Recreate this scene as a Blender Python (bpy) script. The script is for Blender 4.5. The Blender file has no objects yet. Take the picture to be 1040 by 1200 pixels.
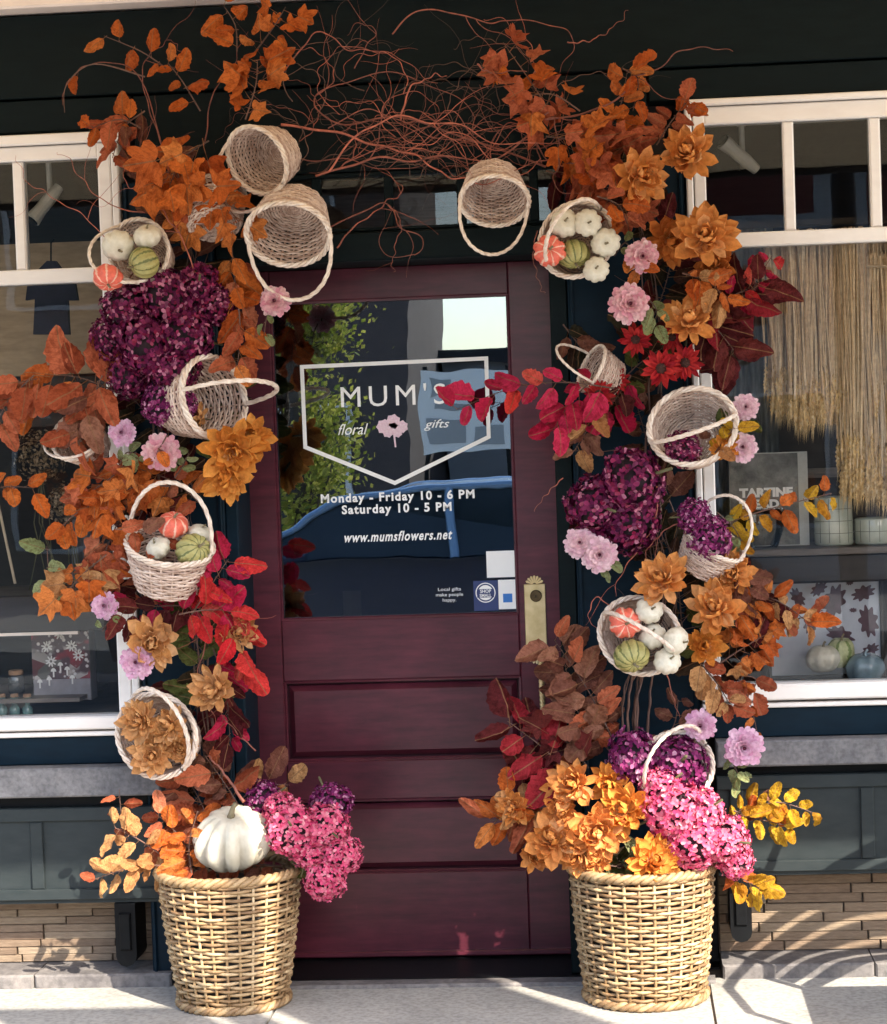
import bpy, math, random
from mathutils import Vector, Matrix
from math import sin, cos, pi, radians as R
import numpy as np

sc = bpy.context.scene
C = sc.collection
# ------------------------------------------------------------ camera, sky, sun, exposure
F = 2535.0
CAM = Vector((6.5*math.tan(R(4.6)), -6.5, 1.65))
_y, _p, _r = R(4.6), R(-2.1), R(-2.0)
FWD = Vector((-sin(_y)*cos(_p), cos(_y)*cos(_p), sin(_p)))
_rt = Vector((cos(_y), sin(_y), 0)); _up = _rt.cross(FWD)
RT = _rt*cos(_r) + _up*sin(_r); UP = _up*cos(_r) - _rt*sin(_r)
cam = bpy.data.cameras.new('camera'); camo = bpy.data.objects.new('camera', cam); C.objects.link(camo)
cam.sensor_fit = 'VERTICAL'; cam.sensor_height = 24.0; cam.lens = 24.0*F/1200.0
cam.clip_start = 0.05; cam.clip_end = 900
M3 = Matrix((RT, UP, -FWD)).transposed()
camo.matrix_world = Matrix.Translation(CAM) @ M3.to_4x4()
sc.camera = camo

SUN_AZ, SUN_PROF = R(38), 1.0          # sun to the right of the shop's normal; slope of its light seen from the side
SUN_EL = math.atan(SUN_PROF*cos(SUN_AZ))
TOSUN = Vector((sin(SUN_AZ)*cos(SUN_EL), -cos(SUN_AZ)*cos(SUN_EL), sin(SUN_EL)))
w = bpy.data.worlds.new('World'); sc.world = w; w.use_nodes = True
nt = w.node_tree; bg = nt.nodes['Background']
sky = nt.nodes.new('ShaderNodeTexSky'); sky.sky_type = 'NISHITA'; sky.sun_disc = False
sky.sun_elevation = SUN_EL; sky.sun_rotation = math.atan2(TOSUN.x, TOSUN.y)
sky.air_density = 1.0; sky.dust_density = 1.3; sky.ozone_density = 0.5
nt.links.new(sky.outputs[0], bg.inputs[0]); bg.inputs[1].default_value = 0.15
sl = bpy.data.lights.new('sun', 'SUN'); sl.energy = 2.9; sl.angle = R(0.5); sl.color = (1, 0.91, 0.77)
so = bpy.data.objects.new('sun', sl); C.objects.link(so)
so.rotation_euler = TOSUN.to_track_quat('Z', 'Y').to_euler(); so.location = (4, -8, 9)
sc.view_settings.view_transform = 'Standard'; sc.view_settings.look = 'None'
sc.view_settings.gamma = 1; sc.view_settings.use_curve_mapping = False
sc.view_settings.exposure = 2.12
sc.cycles.max_bounces = 8; sc.cycles.transparent_max_bounces = 12

def at(px, py, Y=0.0):
    """point at depth Y (metres in front of or behind the shop front) on the sight line of a photo pixel"""
    d = FWD*F + RT*(px-520) - UP*(py-600)
    return CAM + d*((Y-CAM.y)/d.y)
def ppm(Y): return F/((Y-CAM.y))        # pixels per metre at depth Y

# ------------------------------------------------------------ helpers
def tag(o, label=None, cat=None, group=None, kind=None):
    if label: o['label'] = label
    if cat: o['category'] = cat
    if group: o['group'] = group
    if kind: o['kind'] = kind
    return o
def thing(name, label, cat, loc=(0, 0, 0), group=None, rot=None):
    o = bpy.data.objects.new(name, None); C.objects.link(o); o.empty_display_size = 0.05
    o.location = loc
    if rot is not None: o.rotation_euler = rot
    return tag(o, label, cat, group)
def inst(name, mesh, parent=None, mat=None, M=None):
    o = bpy.data.objects.new(name, mesh); C.objects.link(o)
    if parent is not None: o.parent = parent
    if M is not None: o.matrix_local = M
    if mat is not None:
        o.material_slots[0].link = 'OBJECT'; o.material_slots[0].material = mat
    return o

class MB:
    def __init__(s): s.v = []; s.f = []; s.m = []; s.cur = 0
    def add(s, vs, fs):
        n = len(s.v); s.v.extend([tuple(v) for v in vs]); s.f.extend([tuple(i+n for i in f) for f in fs]); s.m.extend([s.cur]*len(fs)); return s
    def box(s, x0, x1, y0, y1, z0, z1, b=0.0, M=None):
        if b <= 0:
            vs = [(x, y, z) for x in (x0, x1) for y in (y0, y1) for z in (z0, z1)]
            fs = [(0, 1, 3, 2), (4, 6, 7, 5), (0, 4, 5, 1), (2, 3, 7, 6), (0, 2, 6, 4), (1, 5, 7, 3)]
        else:
            # bevelled on the front (-y) edges
            vs = [(x0, y1, z0), (x1, y1, z0), (x1, y1, z1), (x0, y1, z1), (x0, y0+b, z0), (x1, y0+b, z0), (x1, y0+b, z1), (x0, y0+b, z1),
                  (x0+b, y0, z0+b), (x1-b, y0, z0+b), (x1-b, y0, z1-b), (x0+b, y0, z1-b)]
            fs = [(3, 2, 1, 0), (0, 1, 5, 4), (1, 2, 6, 5), (2, 3, 7, 6), (3, 0, 4, 7), (4, 5, 9, 8), (5, 6, 10, 9), (6, 7, 11, 10), (7, 4, 8, 11), (8, 9, 10, 11)]
        if M is not None: vs = [M @ Vector(v) for v in vs]
        return s.add(vs, fs)
    def tube(s, pts, r, n=6, closed=False, flat=1.0):
        pts = [Vector(p) for p in pts]; N = len(pts)
        rr = r if isinstance(r, (list, tuple)) else [r]*N
        t0 = (pts[1]-pts[0]).normalized()
        u = t0.orthogonal().normalized(); vs = []
        for i in range(N):
            if closed: t = (pts[(i+1) % N]-pts[i-1])
            else: t = pts[min(i+1, N-1)]-pts[max(i-1, 0)]
            if t.length < 1e-9: t = t0
            t.normalize(); u = (u - t*u.dot(t))
            if u.length < 1e-6: u = t.orthogonal()
            u.normalize(); v = t.cross(u)
            for k in range(n):
                a = 2*pi*k/n; vs.append(pts[i] + (u*cos(a) + v*sin(a)*flat)*rr[i])
        fs = []
        for i in range(N if closed else N-1):
            j = (i+1) % N
            for k in range(n):
                l = (k+1) % n; fs.append((i*n+k, i*n+l, j*n+l, j*n+k))
        if not closed:
            fs.append(tuple(range(n-1, -1, -1))); fs.append(tuple((N-1)*n+k for k in range(n)))
        return s.add(vs, fs)
    def lathe(s, prof, n=20, M=None, cap=True):
        vs = []; fs = []
        for (r, z) in prof:
            for k in range(n):
                a = 2*pi*k/n; vs.append(Vector((r*cos(a), r*sin(a), z)))
        for i in range(len(prof)-1):
            for k in range(n):
                l = (k+1) % n; fs.append((i*n+k, i*n+l, (i+1)*n+l, (i+1)*n+k))
        if cap:
            fs.append(tuple(range(n-1, -1, -1))); fs.append(tuple((len(prof)-1)*n+k for k in range(n)))
        if M is not None: vs = [M @ v for v in vs]
        return s.add(vs, fs)
    def prism(s, outline, y0, y1, holes=None):
        """outline: (x,z) polygon extruded from y0 to y1"""
        n = len(outline)
        vs = [(x, y0, z) for x, z in outline] + [(x, y1, z) for x, z in outline]
        fs = [tuple(range(n)), tuple(range(2*n-1, n-1, -1))] + [(i, (i+1) % n + 0, (i+1) % n + n, i+n) for i in range(n)]
        return s.add(vs, fs)
    def mesh(s, name, mats, smooth=False):
        me = bpy.data.meshes.new(name); me.from_pydata(s.v, [], s.f)
        for m in (mats if isinstance(mats, (list, tuple)) else [mats]): me.materials.append(m)
        me.polygons.foreach_set('material_index', s.m)
        me.polygons.foreach_set('use_smooth', [smooth]*len(s.f))
        me.update(); return me
    def build(s, name, mat, parent=None, smooth=False, world=True):
        o = bpy.data.objects.new(name, s.mesh(name, mat, smooth)); C.objects.link(o)
        if parent is not None:
            o.parent = parent
            if world and parent.parent is None and parent.type == 'EMPTY': o.location = -Vector(parent.location)
        return o

# ------------------------------------------------------------ materials
def newmat(name):
    m = bpy.data.materials.new(name); m.use_nodes = True
    return m, m.node_tree, m.node_tree.nodes['Principled BSDF']
def ramp(nt, fac, cols):
    r = nt.nodes.new('ShaderNodeValToRGB'); el = r.color_ramp.elements
    while len(el) < len(cols): el.new(0.5)
    for e, (p, c) in zip(el, cols): e.position = p; e.color = (*c, 1)
    nt.links.new(fac, r.inputs[0]); return r.outputs[0]
def noise(nt, scale, detail=4, stretch=None, obj=True, rough=0.6):
    tc = nt.nodes.new('ShaderNodeTexCoord'); n = nt.nodes.new('ShaderNodeTexNoise')
    n.inputs['Scale'].default_value = scale; n.inputs['Detail'].default_value = detail; n.inputs['Roughness'].default_value = rough
    src = tc.outputs['Object']
    if stretch:
        mp = nt.nodes.new('ShaderNodeMapping'); mp.inputs['Scale'].default_value = stretch
        nt.links.new(src, mp.inputs[0]); src = mp.outputs[0]
    nt.links.new(src, n.inputs['Vector']); return n.outputs['Fac']
def bump(nt, b, h, strength=0.3, dist=0.002):
    bp = nt.nodes.new('ShaderNodeBump'); bp.inputs['Strength'].default_value = strength; bp.inputs['Distance'].default_value = dist
    nt.links.new(h, bp.inputs['Height']); nt.links.new(bp.outputs[0], b.inputs['Normal'])
def mix(nt, fac, a, b, mode='MIX'):
    n = nt.nodes.new('ShaderNodeMix'); n.data_type = 'RGBA'; n.blend_type = mode
    for s, v in ((0, fac), (6, a), (7, b)):
        if hasattr(v, 'is_output'): nt.links.new(v, n.inputs[s])
        elif isinstance(v, (tuple, list)): n.inputs[s].default_value = (*v, 1)
        else: n.inputs[s].default_value = v
    return n.outputs[2]
def plain(name, c1, c2=None, rough=0.6, scale=20, stretch=None, bmp=0.2, dist=0.001, metal=0, coat=0, spec=0.5, rnd=0.0, detail=5):
    m, nt, b = newmat(name); c2 = c2 or tuple(x*0.75 for x in c1)
    n = noise(nt, scale, detail, stretch); col = ramp(nt, n, [(0.32, c2), (0.68, c1)])
    if rnd:
        oi = nt.nodes.new('ShaderNodeObjectInfo')
        hs = nt.nodes.new('ShaderNodeHueSaturation'); mr = nt.nodes.new('ShaderNodeMapRange')
        mr.inputs['To Min'].default_value = 1-rnd; mr.inputs['To Max'].default_value = 1+rnd
        nt.links.new(oi.outputs['Random'], mr.inputs[0]); nt.links.new(mr.outputs[0], hs.inputs['Value'])
        nt.links.new(col, hs.inputs['Color']); col = hs.outputs[0]
    nt.links.new(col, b.inputs['Base Color']); b.inputs['Roughness'].default_value = rough
    b.inputs['Metallic'].default_value = metal; b.inputs['Coat Weight'].default_value = coat; b.inputs['Coat Roughness'].default_value = 0.2
    b.inputs['Specular IOR Level'].default_value = spec
    if bmp: bump(nt, b, n, bmp, dist)
    return m
def petalmat(name, cols, rough=0.6, trans=0.3, island=True, scale=60, vein=False):
    """thin plant tissue: colour varies from petal to petal, light shines through a little"""
    m, nt, b = newmat(name)
    if island:
        g = nt.nodes.new('ShaderNodeNewGeometry'); f1 = g.outputs['Random Per Island']
    else:
        oi = nt.nodes.new('ShaderNodeObjectInfo'); f1 = oi.outputs['Random']
    col = ramp(nt, f1, [(i/(len(cols)-1) if len(cols) > 1 else 0, c) for i, c in enumerate(cols)])
    n = noise(nt, scale, 3); v = ramp(nt, n, [(0.3, (0.74, 0.70, 0.68)), (0.6, (1, 1, 1))])
    col = mix(nt, 1.0, col, v, 'MULTIPLY')
    if vein:
        def ma(op, a_, b_=None):
            q = nt.nodes.new('ShaderNodeMath'); q.operation = op
            for i_, s_ in enumerate((a_, b_)):
                if s_ is None: continue
                if hasattr(s_, 'is_output'): nt.links.new(s_, q.inputs[i_])
                else: q.inputs[i_].default_value = s_
            return q.outputs[0]
        tc = nt.nodes.new('ShaderNodeTexCoord'); sp = nt.nodes.new('ShaderNodeSeparateXYZ'); nt.links.new(tc.outputs['Object'], sp.inputs[0])
        ay = ma('ABSOLUTE', sp.outputs[1]); fr = ma('FRACT', ma('MULTIPLY', ma('SUBTRACT', sp.outputs[0], ma('MULTIPLY', ay, 0.9)), 7.5))
        vv = ramp(nt, fr, [(0.0, (0.70, 0.66, 0.62)), (0.10, (1, 1, 1)), (0.9, (1.0, 1.0, 1.0)), (1.0, (0.70, 0.66, 0.62))]); col = mix(nt, 0.8, col, vv, 'MULTIPLY')
        mr_ = ramp(nt, ay, [(0.0, (1, 1, 1)), (0.022, (0, 0, 0))]); col = mix(nt, mr_, col, (0.30, 0.16, 0.08))
        n5 = noise(nt, 3.2, 4); bl = ramp(nt, n5, [(0.38, (0.66, 0.58, 0.54)), (0.52, (1, 1, 1)), (0.75, (1.0, 1.0, 1.0))]); col = mix(nt, 1.0, col, bl, 'MULTIPLY')
        bump(nt, b, ma('ADD', n, ma('MULTIPLY', fr, 0.5)), 0.6, 0.02)
    else: bump(nt, b, n, 0.5, 0.001)
    nt.links.new(col, b.inputs['Base Color']); b.inputs['Roughness'].default_value = rough
    b.inputs['Specular IOR Level'].default_value = 0.12
    tr = nt.nodes.new('ShaderNodeBsdfTranslucent'); nt.links.new(col, tr.inputs[0])
    mx = nt.nodes.new('ShaderNodeMixShader'); mx.inputs[0].default_value = trans
    out = nt.nodes['Material Output']
    nt.links.new(b.outputs[0], mx.inputs[1]); nt.links.new(tr.outputs[0], mx.inputs[2]); nt.links.new(mx.outputs[0], out.inputs[0])
    return m
def glassmat(name, ior=1.8, tint=(0.85, 0.9, 0.88)):
    m, nt, b = newmat(name); nt.nodes.remove(b)
    t = nt.nodes.new('ShaderNodeBsdfTransparent'); t.inputs[0].default_value = (*tint, 1)
    g = nt.nodes.new('ShaderNodeBsdfGlossy'); g.inputs['Roughness'].default_value = 0.0; g.inputs[0].default_value = (0.80, 0.90, 1.0, 1)
    fr = nt.nodes.new('ShaderNodeFresnel'); fr.inputs[0].default_value = ior
    n = noise(nt, 3.0, 2); bp = nt.nodes.new('ShaderNodeBump'); bp.inputs['Strength'].default_value = 0.12; bp.inputs['Distance'].default_value = 0.004
    nt.links.new(n, bp.inputs['Height']); nt.links.new(bp.outputs[0], g.inputs['Normal'])
    mx = nt.nodes.new('ShaderNodeMixShader'); nt.links.new(fr.outputs[0], mx.inputs[0])
    nt.links.new(t.outputs[0], mx.inputs[1]); nt.links.new(g.outputs[0], mx.inputs[2])
    nt.links.new(mx.outputs[0], nt.nodes['Material Output'].inputs[0]); return m

m_green = plain('dark_green_paint', (0.0045, 0.0095, 0.0105), (0.003, 0.0065, 0.0075), 0.55, 9, (1, 1, 5), 0.25, 0.0015, spec=0.1)
m_navy = plain('navy_paint', (0.004, 0.015, 0.026), (0.003, 0.0105, 0.019), 0.5, 11, (1, 1, 4), 0.2, 0.0012, spec=0.12)
m_panel = plain('weathered_dark_green_paint', (0.027, 0.034, 0.036), (0.019, 0.026, 0.028), 0.5, 14, (1, 1, 3), 0.3, 0.001, spec=0.25)
m_white = plain('white_window_paint', (0.86, 0.81, 0.76), (0.79, 0.73, 0.68), 0.4, 8, (1, 1, 3), 0.15)
m_trim = plain('cream_cornice_paint', (0.80, 0.68, 0.60), (0.70, 0.60, 0.54), 0.5, 10, None, 0.15)
m_black = plain('black_iron_paint', (0.006, 0.007, 0.008), (0.004, 0.004, 0.005), 0.5, 30, None, 0.3, spec=0.15)
m_dark = plain('dark_stained_timber', (0.022, 0.015, 0.013), (0.012, 0.008, 0.007), 0.6, 7, (1, 1, 8), 0.3)
m_shelf = plain('old_shelf_timber', (0.16, 0.13, 0.11), (0.08, 0.065, 0.055), 0.6, 9, (1, 1, 12), 0.4)
def doormat():
    m, nt, b = newmat('burgundy_door_paint')
    n = noise(nt, 6, 6, (1.2, 1, 9)); n2 = noise(nt, 26, 8, (1, 1, 2.2), rough=0.75)
    col = ramp(nt, n, [(0.3, (0.060, 0.010, 0.019)), (0.7, (0.105, 0.018, 0.032))])
    scr = ramp(nt, n2, [(0.70, (0, 0, 0)), (0.75, (1, 1, 1))])
    n3 = noise(nt, 3, 9, (30, 1, 1.2), rough=0.8); st = ramp(nt, n3, [(0.66, (1, 1, 1)), (0.70, (2.0, 1.9, 1.9))]); col = mix(nt, 0.8, col, st, 'MULTIPLY')
    n4 = noise(nt, 2.2, 6, rough=0.7); dt = ramp(nt, n4, [(0.35, (0.72, 0.7, 0.7)), (0.65, (1.12, 1.12, 1.1))]); col = mix(nt, 1.0, col, dt, 'MULTIPLY')
    col = mix(nt, scr, col, (0.16, 0.09, 0.09))
    nt.links.new(col, b.inputs['Base Color']); b.inputs['Roughness'].default_value = 0.38
    b.inputs['Coat Weight'].default_value = 0.22; b.inputs['Coat Roughness'].default_value = 0.2; b.inputs['Specular IOR Level'].default_value = 0.3
    bump(nt, b, n, 0.35, 0.0015); return m
m_door = doormat()
def stonemat(name, c1, c2, c3, sc1=6, sc2=70, bmp=0.5):
    m, nt, b = newmat(name); n = noise(nt, sc1, 7, rough=0.7); n2 = noise(nt, sc2, 3)
    col = ramp(nt, n, [(0.3, c1), (0.5, c2), (0.72, c3)])
    v = ramp(nt, n2, [(0.35, (0.7, 0.7, 0.7)), (0.6, (1, 1, 1))]); col = mix(nt, 1.0, col, v, 'MULTIPLY')
    nt.links.new(col, b.inputs['Base Color']); b.inputs['Roughness'].default_value = 0.85
    bump(nt, b, n2, bmp, 0.002); return m
m_stone = stonemat('grey_sill_stone', (0.10, 0.10, 0.11), (0.17, 0.165, 0.17), (0.26, 0.25, 0.25))
m_conc = stonemat('pale_pavement_concrete', (0.33, 0.315, 0.285), (0.42, 0.40, 0.365), (0.49, 0.465, 0.42), 3, 60, 0.35)
m_base = stonemat('stained_plinth_concrete', (0.10, 0.09, 0.092), (0.17, 0.155, 0.15), (0.28, 0.25, 0.23), 7, 50, 0.5)
m_mortar = plain('mortar', (0.20, 0.15, 0.115), (0.15, 0.11, 0.085), 0.9, 60, None, 0.5)
m_asph = stonemat('worn_concrete_roadway', (0.28, 0.27, 0.25), (0.34, 0.32, 0.30), (0.40, 0.38, 0.35), 4, 120, 0.6)
def brickmat():
    m, nt, b = newmat('tan_roman_brick'); oi = nt.nodes.new('ShaderNodeObjectInfo')
    col = ramp(nt, oi.outputs['Random'], [(0, (0.22, 0.15, 0.10)), (0.35, (0.30, 0.215, 0.145)), (0.7, (0.36, 0.275, 0.19)), (1, (0.25, 0.165, 0.11))])
    n = noise(nt, 18, 7, (1, 1, 7), rough=0.75); v = ramp(nt, n, [(0.3, (0.55, 0.52, 0.5)), (0.65, (1, 1, 1))])
    col = mix(nt, 1.0, col, v, 'MULTIPLY'); nt.links.new(col, b.inputs['Base Color']); b.inputs['Roughness'].default_value = 0.85
    bump(nt, b, n, 0.9, 0.004); return m
m_brick = brickmat()
m_glass = glassmat('shop_window_glass', 1.37, (1.0, 0.985, 0.96))
m_doorglass = glassmat('door_glass', 2.5, (0.6, 0.66, 0.68))
m_vinyl = plain('white_vinyl_lettering', (0.90, 0.89, 0.86), (0.88, 0.87, 0.84), 0.5, 30, None, 0)
m_brass = plain('worn_brass', (0.74, 0.58, 0.32), (0.56, 0.42, 0.20), 0.38, 25, None, 0.15, metal=0.6)
m_brassdk = plain('tarnished_brass', (0.16, 0.11, 0.06), (0.08, 0.055, 0.03), 0.4, 25, None, 0.15, metal=1.0)
def wickermat(name, c1, c2, c3, sc):
    m, nt, b = newmat(name); g = nt.nodes.new('ShaderNodeNewGeometry')
    col = ramp(nt, g.outputs['Random Per Island'], [(0, c1), (0.5, c2), (1, c3)])
    n = noise(nt, sc, 5, None, rough=0.7); v = ramp(nt, n, [(0.3, (0.6, 0.52, 0.47)), (0.6, (1, 1, 1))])
    col = mix(nt, 1.0, col, v, 'MULTIPLY'); nt.links.new(col, b.inputs['Base Color'])
    b.inputs['Roughness'].default_value = 0.55; bump(nt, b, n, 0.4, 0.001); return m
m_wick = wickermat('whitewashed_wicker', (0.46, 0.32, 0.25), (0.64, 0.48, 0.39), (0.76, 0.61, 0.51), 45)
m_wickh = wickermat('pale_peeled_willow', (0.76, 0.61, 0.49), (0.80, 0.68, 0.57), (0.83, 0.73, 0.63), 30)
m_rattan = wickermat('golden_rattan', (0.24, 0.14, 0.065), (0.43, 0.285, 0.14), (0.62, 0.46, 0.27), 35)
m_twig = plain('curly_willow_bark', (0.44, 0.12, 0.07), (0.15, 0.045, 0.03), 0.5, 40, None, 0.4, rnd=0.45)
m_twigd = plain('dark_vine_bark', (0.15, 0.075, 0.05), (0.08, 0.04, 0.03), 0.7, 40, None, 0.5, rnd=0.4)
m_stem = plain('green_brown_stem', (0.10, 0.09, 0.03), (0.06, 0.05, 0.02), 0.6, 40, None, 0.3)
# ------------------------------------------------------------ ground
GZ = -0.014
def structure(name, mb, mat, **k):
    o = mb.build(name, mat, None, **k); o['kind'] = 'structure'; return o
structure('ground', MB().box(-90, 90, -120, 60, GZ-0.5, GZ-0.16), m_asph)
pav = structure('pavement', MB().box(-30, 30, -3.4, 0.3, GZ-0.15, GZ-0.012), m_mortar)
rp = random.Random(4)
xs = [-4.32, -3.05, -1.78, -0.52, 0.75, 2.02, 3.29, 4.5]; ys = [-3.36, -2.2, -1.0, -0.011]
for i in range(len(xs)-1):
    for j in range(3):
        b = MB().box(xs[i]+0.004, xs[i+1]-0.004, ys[j]+0.004, ys[j+1]-0.004, GZ-0.07, GZ+rp.uniform(-0.0015, 0.0015))
        o = b.build('paving_slab', m_conc); o.parent = pav
kerb = structure('kerb', MB().box(-30, 30, -3.56, -3.41, GZ-0.2, GZ-0.005), m_stone)
structure('far_pavement', MB().box(-40, 40, -15.5, -10.6, GZ-0.2, GZ), m_conc)

# ------------------------------------------------------------ the shop front (one building)
shop = thing('shop_building', 'dark green timber shop front with white windows and a burgundy door', 'shop building', (0, 0, 0))
def bp(name, b, mat, parent=None, smooth=False): return b.build(name, mat, parent or shop, smooth)
# upper boards
bp('fascia_board', MB().box(-4, 4, -0.012, 0.10, 2.708, 2.955, 0.003), m_green)
bp('fascia_board', MB().box(-4, -0.905, -0.004, 0.10, 2.605, 2.702, 0.003), m_green)
bp('fascia_board', MB().box(0.655, 4, -0.004, 0.10, 2.612, 2.702, 0.003), m_green)
bp('fascia_board', MB().box(-0.90, 0.65, 0.002, 0.10, 2.445, 2.702, 0.003), m_green)
cor = bp('cornice', MB().box(-4, 4, -0.10, 0.10, 2.962, 3.02, 0.006), m_trim)
bp('cornice_moulding', MB().box(-4, 4, -0.13, 0.10, 3.024, 3.10, 0.01), m_trim, cor)
bp('upper_wall', MB().box(-4, 4, 0.0, 0.2, 3.104, 6.5), m_green)
# pilasters
for x0, x1 in ((-0.945, -0.668), (0.395, 0.752)):
    bp('pilaster', MB().box(x0, x1, 0.0, 0.10, GZ, 2.44, 0.004), m_navy)
    bp('pilaster_bead', MB().tube([(x0+0.012, -0.004, 0.02), (x0+0.012, -0.004, 2.43)], 0.006, 6).tube([(x1-0.012, -0.004, 0.02), (x1-0.012, -0.004, 2.43)], 0.006, 6), m_navy)
for x0, x1 in ((-0.667, -0.628), (0.340, 0.393)):
    bp('door_jamb', MB().box(x0, x1, 0.006, 0.235, -0.002, 2.163, 0.004), m_green if x0 > 0 else m_navy)
bp('lintel', MB().box(-0.665, 0.392, -0.006, 0.30, 2.1745, 2.262, 0.006), m_green)
# transom
tf = bp('transom_window', MB().box(-0.665, 0.392, 0.01, 0.10, 2.265, 2.275, 0.002).box(-0.665, 0.392, 0.01, 0.10, 2.430, 2.442, 0.002), m_green)
mx_ = [-0.665, -0.572, -0.353, -0.134, 0.085, 0.304, 0.392]
for i, x in enumerate(mx_[1:-1]): bp('muntin', MB().box(x-0.013, x+0.013, 0.012, 0.05, 2.2755, 2.4295, 0.003), m_green, tf)
for i in range(6): bp('pane', MB().box(mx_[i]+0.0135, mx_[i+1]-0.0135, 0.03, 0.034, 2.2757, 2.4293), m_glass, tf)

# door, set back in its opening
D0, D1 = 0.240, 0.278
door = bp('door', MB().box(-0.650, 0.345, D1, D1+0.01, 0.0, 0.95), m_door)
bp('stile', MB().box(-0.652, -0.545, D0, D1, 0.0, 2.174, 0.003), m_door, door)
bp('stile', MB().box(0.206, 0.345, D0, D1, 0.0, 2.174, 0.003), m_door, door)
for z0, z1 in ((2.075, 2.174), (0.882, 1.075), (0.503, 0.626), (0.0, 0.2695)):
    bp('rail', MB().box(-0.544, 0.205, D0+0.0015, D1, z0, z1, 0.003), m_door, door)
for z0, z1 in ((0.629, 0.879), (0.2725, 0.500)):
    o = bp('raised_panel', MB().box(-0.530, 0.191, D0+0.004, D1, z0+0.012, z1-0.012, 0.017), m_door, door)
    fr = MB()
    for a, b_ in (((-0.542, z0), (0.203, z0)), ((0.203, z0), (0.203, z1)), ((0.203, z1), (-0.542, z1)), ((-0.542, z1), (-0.542, z0))):
        fr.tube([(a[0], D0+0.010, a[1]), (b_[0], D0+0.010, b_[1])], 0.0065, 6)
    bp('panel_moulding', fr, m_door, door)
gb = MB()
for a, b_ in (((-0.542, 1.077), (0.203, 1.077)), ((0.203, 1.077), (0.203, 2.073)), ((0.203, 2.073), (-0.542, 2.073)), ((-0.542, 2.073), (-0.542, 1.077))):
    gb.tube([(a[0], D0+0.008, a[1]), (b_[0], D0+0.008, b_[1])], 0.006, 6)
bp('glazing_bead', gb, m_door, door)
GL = D0+0.018
bp('door_glass', MB().box(-0.544, 0.205, GL, GL+0.004, 1.076, 2.074), m_doorglass, door)
bp('weather_bar', MB().box(-0.640, 0.336, D0-0.014, D0-0.001, 0.004, 0.022, 0.004), m_door, door)
bp('threshold', MB().box(-0.664, 0.391, -0.02, 0.30, GZ-0.01, -0.003, 0.006), m_black)
bp('door_step', MB().box(-0.86, 0.77, -0.085, -0.022, GZ-0.02, GZ+0.010, 0.006), m_base)

# windows
def window(x0, x1, zt, mun, zs, left):
    """zs: cap top, frame top, upper glass top, upper glass bottom, rail bottom, sill top, sill bottom, lip bottom"""
    cap, ft, gt, gb_, rb, st, sb, lt, lb = zs
    wn = bp('window', MB().box(x0-0.02 if not left else x0, x1+0.02 if left else x1, -0.022, 0.06, ft+0.002, cap, 0.004), m_white)
    xi0, xi1 = (x0, x1-0.066) if left else (x0+0.058, x1)
    if left: bp('frame', MB().box(x1-0.066, x1-0.026, -0.006, 0.06, sb, ft, 0.004).box(x1-0.022, x1, -0.014, 0.06, sb, ft, 0.004), m_white, wn)
    else: bp('frame', MB().box(x0+0.024, x0+0.058, -0.006, 0.06, sb, ft, 0.004).box(x0, x0+0.020, -0.014, 0.06, sb, ft, 0.004), m_white, wn)
    bp('top_rail', MB().box(xi0, xi1, -0.004, 0.06, gt, ft-0.001, 0.004), m_white, wn)
    bp('transom_rail', MB().box(xi0, xi1, -0.005, 0.06, rb, gb_, 0.004), m_white, wn)
    edges = [xi0]
    for m in mun:
        bp('muntin', MB().box(m-0.0165, m+0.0165, 0.002, 0.045, gb_+0.001, gt-0.001, 0.005), m_white, wn); edges += [m-0.0165, m+0.0165]
    edges.append(xi1)
    for i in range(0, len(edges), 2):
        bp('pane', MB().box(edges[i]+0.001, edges[i+1]-0.001, 0.020, 0.024, gb_+0.001, gt-0.001), m_glass, wn)
    bp('large_pane', MB().box(xi0, xi1, 0.021, 0.025, st+0.001, rb-0.001), m_glass, wn)
    bp('sill', MB().box(x0, x1, -0.035, 0.06, sb, st, 0.005), m_white, wn)
    bp('sill_lip', MB().box(x0, x1, -0.026, 0.05, lb, lt, 0.003), m_white, wn)
window(-2.6, -0.950, 0, [-2.17, -1.72, -1.265], (2.597, 2.564, 2.520, 2.190, 2.146, 0.822, 0.782, 0.775, 0.761), True)
window(0.758, 2.6, 0, [1.061, 1.314, 1.567, 1.82, 2.07, 2.32], (2.609, 2.588, 2.535, 2.212, 2.170, 0.868, 0.820, 0.811, 0.797), False)
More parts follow.
